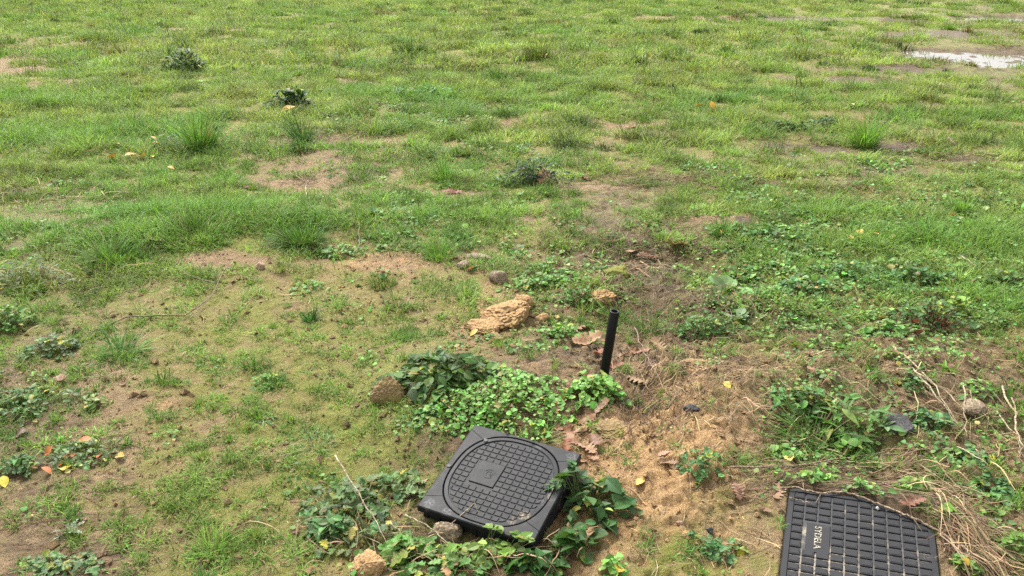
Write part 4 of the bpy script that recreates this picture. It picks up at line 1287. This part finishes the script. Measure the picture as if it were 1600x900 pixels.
# slate shard
def slate():
    p = put(1403, 664); m = mpp(p)
    pts = np.array([(-22, -13), (6, -15), (22, -8), (17, 8), (-4, 14), (-24, 6)]) * m
    n = len(pts); mb = MB()
    lo = np.stack([pts[:, 0], pts[:, 1] * 1.4, np.zeros(n)], 1); hi = lo * np.array([.94, .94, 1]) + np.array([0, 0, .009])
    V = np.concatenate([lo, hi])
    V[:, 2] += V[:, 1] * .25 + .006
    V += p
    q = np.array([(i, (i + 1) % n, n + (i + 1) % n, n + i) for i in range(n)])
    mb.add(V, [q, np.arange(n) + n, np.arange(n)[::-1]], .1)
    tag(mb.build('slate_shard', M_STONEDK, loc=p), 'flat dark grey slate shard lying between two green weeds', 'slate')


slate()


def twig(pts, r, label, lift=.01, mat=None, branches=(), name='twig', group='dead twigs and stalks', arch=0.0, cat='twig', kink=.004):
    P = [put(u, v) for u, v in pts]
    h0 = lift if isinstance(lift, (list, tuple)) else [lift] * len(P)
    P = np.array([p + np.array([0, 0, h]) for p, h in zip(P, h0)])

    def dense(P, n=5):
        t = np.linspace(0, len(P) - 1, (len(P) - 1) * n + 1)
        Q = np.stack([np.interp(t, range(len(P)), P[:, i]) for i in range(3)], 1)
        Q[1:-1] += rng.normal(0, kink, (len(Q) - 2, 3)) * [1, 1, .5]
        return Q
    root_mesh = MB()
    Q = dense(P); tube(root_mesh, Q, np.linspace(r, r * .45, len(Q)))
    for b in branches:
        B = np.array([put(u, v) + np.array([0, 0, h]) for (u, v, h) in b])
        Q = dense(B, 4); tube(root_mesh, Q, np.linspace(r * .7, r * .3, len(Q)))
    return tag(root_mesh.build(name, mat or M_WOOD, loc=P[0], smooth=True), label, cat, group)


twig([(140, 520), (200, 500), (290, 498), (330, 475), (350, 440), (365, 428)], .004, 'long forked brown twig on the soil, upper left', [.0, .02, .015, .03, .05, .06], branches=[[(340, 455, .04), (300, 445, .05), (275, 430, .06)], [(330, 475, .03), (280, 520, .01)]])
twig([(1395, 545), (1440, 600), (1480, 650), (1512, 690)], .0045, 'long dead stalk bundle running down to the flat rosette, right', [.01, .02, .02, .0], M_PALEWOOD, branches=[[(1410, 560, .02), (1460, 615, .03), (1500, 680, .02)], [(1430, 590, .02), (1475, 625, .04), (1505, 660, .04)], [(1500, 620, .05), (1506, 660, .03), (1510, 690, .01)]])
twig([(1560, 625), (1580, 660), (1590, 700), (1596, 724)], .004, 'pale dead stalk leaning at the right edge', [.06, .04, .03, .0], M_PALEWOOD, branches=[[(1575, 640, .05), (1590, 690, .03), (1587, 722, .0)], [(1555, 650, .02), (1585, 690, .03), (1600, 720, .01)]])
twig([(1140, 733), (1240, 732), (1320, 726), (1400, 712), (1478, 700)], .0042, 'long brown dead stem lying above the ribbed cover', .008, branches=[[(1240, 732, .01), (1330, 720, .02), (1400, 708, .01)], [(1300, 735, .01), (1380, 735, .01), (1470, 728, .01)]])
twig([(528, 752), (556, 792), (590, 838), (618, 880)], .0028, 'thin straight dead stalk leaning over the grey green weed', [.10, .08, .05, .0], M_PALEWOOD, kink=.0012)
twig([(634, 830), (668, 842), (700, 860), (740, 885)], .0028, 'pale bent stalk under the front of the square cover', [.06, .05, .03, .0], M_PALEWOOD, kink=.0015)
twig([(612, 838), (632, 850)], .003, 'short whitish stick left of the stone under the cover', [.05, .03], M_PALEWOOD)
twig([(690, 845), (742, 818), (768, 850)], .0017, 'bent straw folded over the front edge of the square cover', [.03, .075, .02], M_PALEWOOD, kink=.0008)
twig([(465, 875), (500, 858), (515, 850)], .003, 'short brown stick at the bottom left of the grey green weed', [.0, .01, .03])
twig([(478, 312), (479, 292), (480, 278)], .006, 'pale dead plant stalk standing in the bare sandy patch', [.0, .0, .0], M_PALEWOOD, branches=[[(479, 285, .0), (462, 278, .02), (450, 276, .02)], [(480, 284, .0), (500, 276, .04)]])
twig([(1500, 408), (1512, 416), (1522, 424)], .004, 'short white stick in the grass at the right', .03, M_PALEWOOD)
twig([(1480, 225), (1490, 230), (1496, 236)], .012, 'brown stick poking out of the wet mud, upper right', [.05, .03, .0])
twig([(560, 396), (561, 380), (562, 362)], .004, 'thin dark upright stalk between the broad clump and bare soil', [0, .03, .06])
twig([(1440, 226), (1438, 218)], .02, 'short dark stump in the wet mud, upper right', [-.01, .02])
twig([(1333, 170), (1333, 162)], .012, 'tiny dark stub standing in the far grass', [-.01, .03])
twig([(990, 520), (1005, 560), (1030, 600)], .003, 'curved brown stem through the hollow right of the pipe', [.03, .03, .02])
twig([(690, 640), (730, 672)], .0018, 'thin green stem across the small leaved mat', [.04, .02], M_PALEWOOD, kink=.001)


# root over the ribbed cover: world points on the cover's plane
def on_cover2(u, v, h):
    d = ray(u, v); n = R2[:, 2]; t = ((C2 + n * h - CAM) @ n) / (d @ n)
    return CAM + d * t


def root_over():
    pts = [(1215, 764), (1240, 762), (1285, 771), (1320, 768), (1352, 779), (1385, 793), (1420, 806), (1445, 817), (1470, 832), (1500, 852), (1530, 870)]
    P = np.array([on_cover2(u, v, .008) for u, v in pts])
    mb = MB()
    t = np.linspace(0, len(P) - 1, 60); Q = np.stack([np.interp(t, range(len(P)), P[:, i]) for i in range(3)], 1)
    Q[1:-1] += rng.normal(0, .0014, (58, 3)); tube(mb, Q, np.linspace(.0028, .0038, 60))
    for pts in ([(1463, 800), (1468, 830), (1478, 855), (1472, 865), (1460, 872)], [(1300, 768), (1330, 762), (1360, 772)], [(1253, 745), (1257, 768)], [(1233, 777), (1255, 783), (1270, 787)], [(1283, 771), (1280, 778), (1274, 785)]):
        B = np.array([on_cover2(u, v, .007) for u, v in pts])
        t = np.linspace(0, len(B) - 1, 16); Q = np.stack([np.interp(t, range(len(B)), B[:, i]) for i in range(3)], 1)
        Q[1:-1] += rng.normal(0, .0012, (14, 3)); tube(mb, Q, np.linspace(.0017, .001, 16))
    tag(mb.build('root', M_WOOD, loc=P[0], smooth=True), 'thin brown root lying across the back corner of the ribbed cover', 'root')


root_over()


# ------------------------------------------------------------------ square access cover
def to_world(R, C, V):
    return np.asarray(V, float) @ R.T + C


def local_root(name, R, C):
    o = bpy.data.objects.new(name, None); col.objects.link(o); o.empty_display_size = .1
    from mathutils import Matrix
    M = Matrix([[*R[0], C[0]], [*R[1], C[1]], [*R[2], C[2]], [0, 0, 0, 1]])
    loc, rot, _ = M.decompose()
    o.location = loc; o.rotation_mode = 'QUATERNION'; o.rotation_quaternion = rot
    return o


def prism_bevel(mb, outline, z0, z1, bev=.0015, inset=None, bottom=False):
    """vertical-sided block from a convex outline with a bevelled top edge"""
    o = np.asarray(outline, float); n = len(o); c = o.mean(0)
    e = np.roll(o, -1, 0) - o; ln = np.linalg.norm(e, axis=1, keepdims=True) + 1e-9; nr = np.stack([e[:, 1], -e[:, 0]], 1) / ln
    vn = nr + np.roll(nr, 1, 0); vn /= np.linalg.norm(vn, axis=1, keepdims=True) + 1e-9
    dots = np.clip((vn * nr).sum(1, keepdims=True), .4, 1)
    inn = o - vn * bev / dots
    rings = [np.c_[o, np.full(n, z0)], np.c_[o, np.full(n, z1 - bev)], np.c_[inn, np.full(n, z1)]]
    V = np.concatenate(rings); i = np.arange(n); j = (i + 1) % n
    qs = [np.stack([i + k * n, j + k * n, j + (k + 1) * n, i + (k + 1) * n], 1) for k in range(2)]
    fs = qs + [np.arange(n) + 2 * n]
    if bottom:
        fs.append(np.arange(n)[::-1])
    mb.add(V, fs, .05)


def rect(x0, y0, x1, y1):
    return [(x0, y0), (x1, y0), (x1, y1), (x0, y1)]


HS = .187


def superell(a, b, n, t):
    c, s = np.cos(t), np.sin(t)
    return np.stack([a * np.sign(c) * np.abs(c) ** (2 / n), b * np.sign(s) * np.abs(s) ** (2 / n)], 1)


def square_cover():
    root = local_root('square_access_cover', R1, C1)
    tag(root, 'black square plastic access cover with oval ribbed lid, tilted in weeds', 'access cover')
    # four corner-to-corner plates separated by the seams, with a hole for the lid
    A, B, NE = .1665, .1775, 2.45
    seams_in = [(-.1289, -.122), (.136, -.120), (.132, .130), (-.1289, .1335)]
    seams_out = [(-HS, -.143), (HS, -.139), (HS, .151), (-HS, .160)]
    mb = MB()

    def ring_pts(p, q, k=26):
        # hole edge from seam p to seam q (angles increasing)
        def ang(pt):
            c, s = (abs(pt[0]) / A) ** (NE / 2) * np.sign(pt[0]), (abs(pt[1]) / B) ** (NE / 2) * np.sign(pt[1])
            return math.atan2(s, c)
        a0, a1 = ang(p), ang(q)
        if a1 < a0:
            a1 += 2 * math.pi
        return superell(A, B, NE, np.linspace(a0 + .006, a1 - .006, k))
    order = [0, 1, 2, 3]
    outs = {0: [(-HS, -.144), (-HS, -HS), (HS, -HS), (HS, -.140)], 1: [(HS, -.138), (HS, .150)], 2: [(HS, .152), (HS, HS), (-HS, HS), (-HS, .161)], 3: [(-HS, .159), (-HS, -.142)]}
    for s in order:
        inner = ring_pts(seams_in[s], seams_in[(s + 1) % 4])
        k = len(inner)
        poly = np.array(outs[s], float)
        # round the outer corners slightly, then resample to k points along its length
        seg = np.linalg.norm(np.diff(poly, axis=0), axis=1); cum = np.concatenate([[0], np.cumsum(seg)])
        tt = np.linspace(0, cum[-1], k)
        for cpos in cum[1:-1]:
            tt[np.argmin(np.abs(tt - cpos))] = cpos
        outer = np.stack([np.interp(tt, cum, poly[:, i]) for i in range(2)], 1)
        c = outer + (inner - outer) * .004
        bev = .003
        inn_top = inner + (outer - inner) * (.0016 / np.linalg.norm(outer - inner, axis=1, keepdims=True))
        oc = np.clip(outer, -HS + bev, HS - bev)
        rows_ = [np.c_[inner, np.full(k, -.018)], np.c_[inner, np.full(k, -.0016)], np.c_[inn_top, np.zeros(k)], np.c_[oc, np.zeros(k)], np.c_[outer, np.full(k, -bev)], np.c_[outer * 1.0, np.full(k, -.022)], np.c_[outer * .985, np.full(k, -.024)]]
        V = np.concatenate(rows_)
        q = []
        for r_ in range(len(rows_) - 1):
            for i in range(k - 1):
                q.append((r_ * k + i, (r_ + 1) * k + i, (r_ + 1) * k + i + 1, r_ * k + i + 1))
        # seam end faces
        e0 = [r_ * k for r_ in range(len(rows_))]; e1 = [r_ * k + k - 1 for r_ in range(len(rows_))]
        mb.add(V, [np.array(q), np.array(e0), np.array(e1[::-1])], .05)
    mb.build('frame', M_PLASTIC, root)
    # box walls under the frame: visible on the front left side
    w = MB(); k = .176
    zt, zb = -.0225, -.16
    ring = [(-k, -k), (k, -k), (k, k), (-k, k)]
    V = [(x, y, zt) for x, y in ring] + [(x * 1.04, y * 1.04, zb) for x, y in ring] + [(x * .93, y * .93, zt) for x, y in ring]
    q = [(i, 4 + i, 4 + (i + 1) % 4, (i + 1) % 4) for i in range(4)] + [(8 + i, i, (i + 1) % 4, 8 + (i + 1) % 4) for i in range(4)]
    w.add(V, [np.array(q)], .05)
    # floor below the lid seat so the gaps look into darkness
    t = np.linspace(0, 2 * np.pi, 64, endpoint=False)
    w.add(np.c_[superell(A + .004, B + .004, NE, t), np.full(64, -.0205)], [np.arange(64)], .05)
    # stiffening ribs on the front and left sides
    for i in range(9):
        x = -.16 + i * .04
        w.add([(x - .002, -k - .006, zt), (x + .002, -k - .006, zt), (x + .002, -k + .004, zt), (x - .002, -k + .004, zt), (x - .002, -k - .007, -.10), (x + .002, -k - .007, -.10), (x + .002, -k - .0, -.10), (x - .002, -k, -.10)],
              [np.array([(0, 1, 5, 4), (1, 2, 6, 5), (3, 0, 4, 7)])], .05)
    w.build('chamber', M_CHAMBER, root)
    # lid
    lid = MB()
    a, b = A - .0032, B - .0032
    k = 96; t = np.linspace(0, 2 * np.pi, k, endpoint=False)
    def ring(da, z): return np.c_[superell(a - da, b - da, NE, t), np.full(k, z)]
    rows_ = [ring(0, -.02), ring(0, -.0025), ring(.0012, -.001), ring(.012, -.0004), ring(.0135, -.0018), ring(.0135, -.0040)]
    V = np.concatenate(rows_); i = np.arange(k); j = (i + 1) % k
    lid.add(V, [np.stack([i + r_ * k, j + r_ * k, j + (r_ + 1) * k, i + (r_ + 1) * k], 1) for r_ in range(5)] + [np.arange(k) + 5 * k], .05)
    # ribbed cells
    dx, dy = .0232, .0205
    px0, px1, py0, py1 = -.0925, -.0085, -.0425, .0535
    aa, bb = a - .0165, b - .0165
    for ix in range(-8, 9):
        for iy in range(-10, 11):
            x0 = ix * dx - .0102 + .003; x1 = x0 + dx - .0030; y0 = iy * dy - .009; y1 = y0 + dy - .0048
            cx, cy = (x0 + x1) / 2, (y0 + y1) / 2
            if px0 - .004 < cx < px1 + .004 and py0 - .004 < cy < py1 + .004:
                continue
            ins = [(abs(x / aa) ** NE + abs(y / bb) ** NE) for x, y in rect(x0, y0, x1, y1)]
            if min(ins) > 1.0:
                continue
            poly = rect(x0, y0, x1, y1)
            if max(ins) > 1:
                # clip by pulling outside corners in along the ray from the cell's innermost corner
                ci = poly[int(np.argmin(ins))]; np_ = []
                for (x, y), q_ in zip(poly, ins):
                    if q_ > 1:
                        lo, hi = 0.0, 1.0
                        for _ in range(18):
                            md = (lo + hi) / 2
                            X, Y = ci[0] + (x - ci[0]) * md, ci[1] + (y - ci[1]) * md
                            if abs(X / aa) ** NE + abs(Y / bb) ** NE > 1: hi = md
                            else: lo = md
                        x, y = ci[0] + (x - ci[0]) * lo, ci[1] + (y - ci[1]) * lo
                    np_.append((x, y))
                poly = np_
                if np.ptp([p_[0] for p_ in poly]) < .006 or np.ptp([p_[1] for p_ in poly]) < .006:
                    continue
            prism_bevel(lid, poly, -.0043, -.0017, .0009)
    lo = lid.build('lid', M_PLASTIC, root)
    pl = MB(); prism_bevel(pl, rect(px0 + .0015, py0 + .0015, px1 - .0015, py1 - .0015), -.0043, -.0004, .001)
    plo = pl.build('label_plate', M_PLASTIC, lo)
    # faint raised round emblem on the plate
    em = MB(); cx, cy = (px0 + px1) / 2 + .006, (py0 + py1) / 2
    def arc(r0, r1, a0, a1, n=18, x=cx, y=cy):
        th = np.linspace(math.radians(a0), math.radians(a1), n)
        o_ = np.c_[x + r1 * np.cos(th), y + r1 * np.sin(th)]; i_ = np.c_[x + r0 * np.cos(th), y + r0 * np.sin(th)]
        V = np.concatenate([np.c_[i_, np.full(n, .0006)], np.c_[o_, np.full(n, .0006)], np.c_[i_, np.full(n, -.0006)], np.c_[o_, np.full(n, -.0006)]])
        q = [(k_, n + k_, n + k_ + 1, k_ + 1) for k_ in range(n - 1)] + [(n + k_, 3 * n + k_, 3 * n + k_ + 1, n + k_ + 1) for k_ in range(n - 1)] + [(k_ + 1, 2 * n + k_ + 1, 2 * n + k_, k_) for k_ in range(n - 1)]
        em.add(V, [np.array(q)], .05)
    arc(.016, .0185, 20, 150); arc(.016, .0185, 190, 320); arc(.008, .0105, 60, 240); arc(.004, .0065, -60, 90); arc(.010, .0125, -50, 20)
    em.build('emblem', M_RIB, plo)
    # lifting slot on the right hand edge of the lid, filled with dirt
    sl = MB(); prism_bevel(sl, rect(.157, -.021, .1635, .027), -.012, -.0002, .0004)
    sl.build('lifting_slot', M_GROOVE, root)
    for x, y in ((-.118, .130), (-.1755, -.0117)):
        bt = MB(); th = np.linspace(0, 2 * np.pi, 14, endpoint=False)
        prism_bevel(bt, np.c_[x + .0075 * np.cos(th), y + .0075 * np.sin(th)], -.004, .003, .0015)
        bt.build('bolt', plastic_mat('bolt_dirty', (.05, .05, .05), .5, .9, (.3, .28, .24)), root)


square_cover()


# ------------------------------------------------------------------ ribbed rectangular cover with lettering
def ribbed_cover():
    root = local_root('ribbed_cover', R2, C2)
    tag(root, 'black rectangular ribbed cover lettered SYDELA, half sunk in soil at right', 'access cover')
    hx, y0, y1, r = .198, -.42, .195, .022
    def rr(d):
        pts = []
        for cx, cy, a0 in ((hx - r, y1 - r, 0), (-hx + r, y1 - r, 90), (-hx + r, y0 + r, 180), (hx - r, y0 + r, 270)):
            for k in range(9):
                a = math.radians(a0 + k * 90 / 8)
                pts.append((cx + (r - d) * math.cos(a), cy + (r - d) * math.sin(a)))
        return np.array(pts)
    mb = MB(); k = 36
    rows_ = [np.c_[rr(-.002), np.full(k, -.045)], np.c_[rr(0), np.full(k, -.003)], np.c_[rr(.003), np.full(k, .0)], np.c_[rr(.017), np.full(k, .0)], np.c_[rr(.0185), np.full(k, -.0042)]]
    i = np.arange(k); j = (i + 1) % k
    fs = [np.stack([i + q * k, j + q * k, j + (q + 1) * k, i + (q + 1) * k], 1) for q in range(4)]
    mb.add(np.concatenate(rows_), fs + [np.arange(k) + 4 * k], .05)
    nf = sum(len(f) for f in fs) + 1
    midx = np.zeros(nf); midx[-1] = 1
    mb.build('slab', [M_RIB, M_GROOVE], root, matidx=midx)
    cells = MB()
    PX0, PX1, PY0, PY1 = -.142, -.072, -.077, .048
    dx, dy = .0371, .0305
    for ix in range(10):
        for iy in range(20):
            cx = -.1668 + ix * dx; cy = .1615 - iy * dy
            if cy < y0 + .03:
                continue
            if PX0 - .01 < cx < PX1 + .01 and PY0 < cy < PY1:
                continue
            ww, hh = dx * .5 - .0027, dy * .5 - .0030
            if ix == 0:
                cx += .0015; ww -= .0015
            prism_bevel(cells, rect(cx - ww, cy - hh, cx + ww, cy + hh), -.0044, -.0002, .0012)
            # a low raised tread inside some of the cells
            if rng.random() < .8:
                prism_bevel(cells, rect(cx - ww + .004, cy - hh + .0035, cx + ww - .004, cy + hh - .0035), -.0003, .0007, .0005)
    cells.build('rib_pattern', M_RIB, root)
    pl = MB(); prism_bevel(pl, rect(PX0 + .003, PY0 + .003, PX1 - .003, PY1 - .003), -.0044, -.0008, .0009)
    plo = pl.build('label_plate', M_RIB, root)
    cu = bpy.data.curves.new('lettering', 'FONT'); cu.body = 'SYDELA'; cu.size = .0262; cu.extrude = .0008; cu.align_x = 'CENTER'; cu.align_y = 'CENTER'; cu.space_character = 1.05; cu.offset = .0004
    tmp = bpy.data.objects.new('tmp_text', cu); col.objects.link(tmp)
    bpy.context.view_layer.update()
    me = bpy.data.meshes.new_from_object(tmp.evaluated_get(bpy.context.evaluated_depsgraph_get()))
    bpy.data.objects.remove(tmp)
    o = bpy.data.objects.new('lettering', me); col.objects.link(o); o.parent = plo
    o.location = (-.108, -.0135, -.0002); o.rotation_euler = (0, 0, math.radians(-90))
    me.materials.clear(); me.materials.append(stone_mat('worn_lettering', (.26, .23, .18), (.42, .38, .31)))


ribbed_cover()


# ------------------------------------------------------------------ black pipe
def pipe():
    base = put(943, 590); m = mpp(base)
    # top point: same distance plane, seen at (961, 481)
    d = ray(960.5, 486); t = (base[1] - .012) / d[1]; top = CAM + d * t
    ax = top - base; L = np.linalg.norm(ax); ax /= L
    base = base - ax * .12
    a = np.cross(ax, [0, 1.0, 0]); a /= np.linalg.norm(a); b = np.cross(ax, a)
    r, ri = 7.4 * m, 5.0 * m
    n = 32; th = np.linspace(0, 2 * np.pi, n, endpoint=False)
    circ = a[None] * np.cos(th)[:, None] + b[None] * np.sin(th)[:, None]
    rings = [base + circ * r, top + circ * r - ax * .0015, top + circ * (r - .001), top + circ * (ri + .001), top + circ * ri - ax * .0015, top - ax * .12 + circ * ri]
    V = np.concatenate(rings); i = np.arange(n); j = (i + 1) % n
    mb = MB(); mb.add(V, [np.stack([i + k * n, j + k * n, j + (k + 1) * n, i + (k + 1) * n], 1) for k in range(5)] + [np.arange(n) + 5 * n], .02)
    o = mb.build('pipe', M_PIPE, loc=base, smooth=True)
    tag(o, 'short black hollow plastic pipe sticking upright out of the weeds', 'pipe')
    o.data.polygons[len(o.data.polygons) - 1].use_smooth = False


pipe()

# ------------------------------------------------------------------ light, sky, camera
SUN_EL, SUN_AZ = math.radians(52), math.radians(-28)      # azimuth measured from +Y (away from the camera), negative = left
w = bpy.data.worlds.new('World'); scene.world = w; w.use_nodes = True
N, L = w.node_tree.nodes, w.node_tree.links
bg = N['Background']
sky = N.new('ShaderNodeTexSky'); sky.sky_type = 'NISHITA'; sky.sun_disc = False; sky.sun_elevation = SUN_EL; sky.sun_rotation = SUN_AZ; sky.dust_density = 4.0; sky.air_density = 1.0
hs = N.new('ShaderNodeHueSaturation'); hs.inputs['Saturation'].default_value = .10
L.new(sky.outputs[0], hs.inputs['Color']); L.new(hs.outputs[0], bg.inputs['Color']); bg.inputs['Strength'].default_value = .105
sd = bpy.data.lights.new('sun', 'SUN'); sd.energy = 1.5; sd.angle = math.radians(18); sd.color = (1, .95, .87)
so = bpy.data.objects.new('sun', sd); col.objects.link(so)
dirv = Vector((math.sin(SUN_AZ) * math.cos(SUN_EL), math.cos(SUN_AZ) * math.cos(SUN_EL), math.sin(SUN_EL)))
so.rotation_euler = dirv.to_track_quat('Z', 'Y').to_euler(); so.location = (-3, 6, 12)

cd = bpy.data.cameras.new('camera'); co = bpy.data.objects.new('camera', cd); col.objects.link(co)
co.location = (0, 0, CAMH); co.rotation_euler = (math.pi / 2 - PITCH, 0, 0)
cd.sensor_width = 36; cd.lens = 36 * F / 1600; cd.clip_end = 5000; cd.clip_start = .02
scene.camera = co
scene.view_settings.view_transform = 'Standard'; scene.view_settings.look = 'None'; scene.view_settings.gamma = 1; scene.view_settings.use_curve_mapping = False
scene.view_settings.exposure = 1.88
scene.render.engine = 'CYCLES'
scene.cycles.max_bounces = 6; scene.cycles.diffuse_bounces = 3; scene.cycles.glossy_bounces = 2; scene.cycles.transmission_bounces = 4
scene.cycles.use_denoising = False
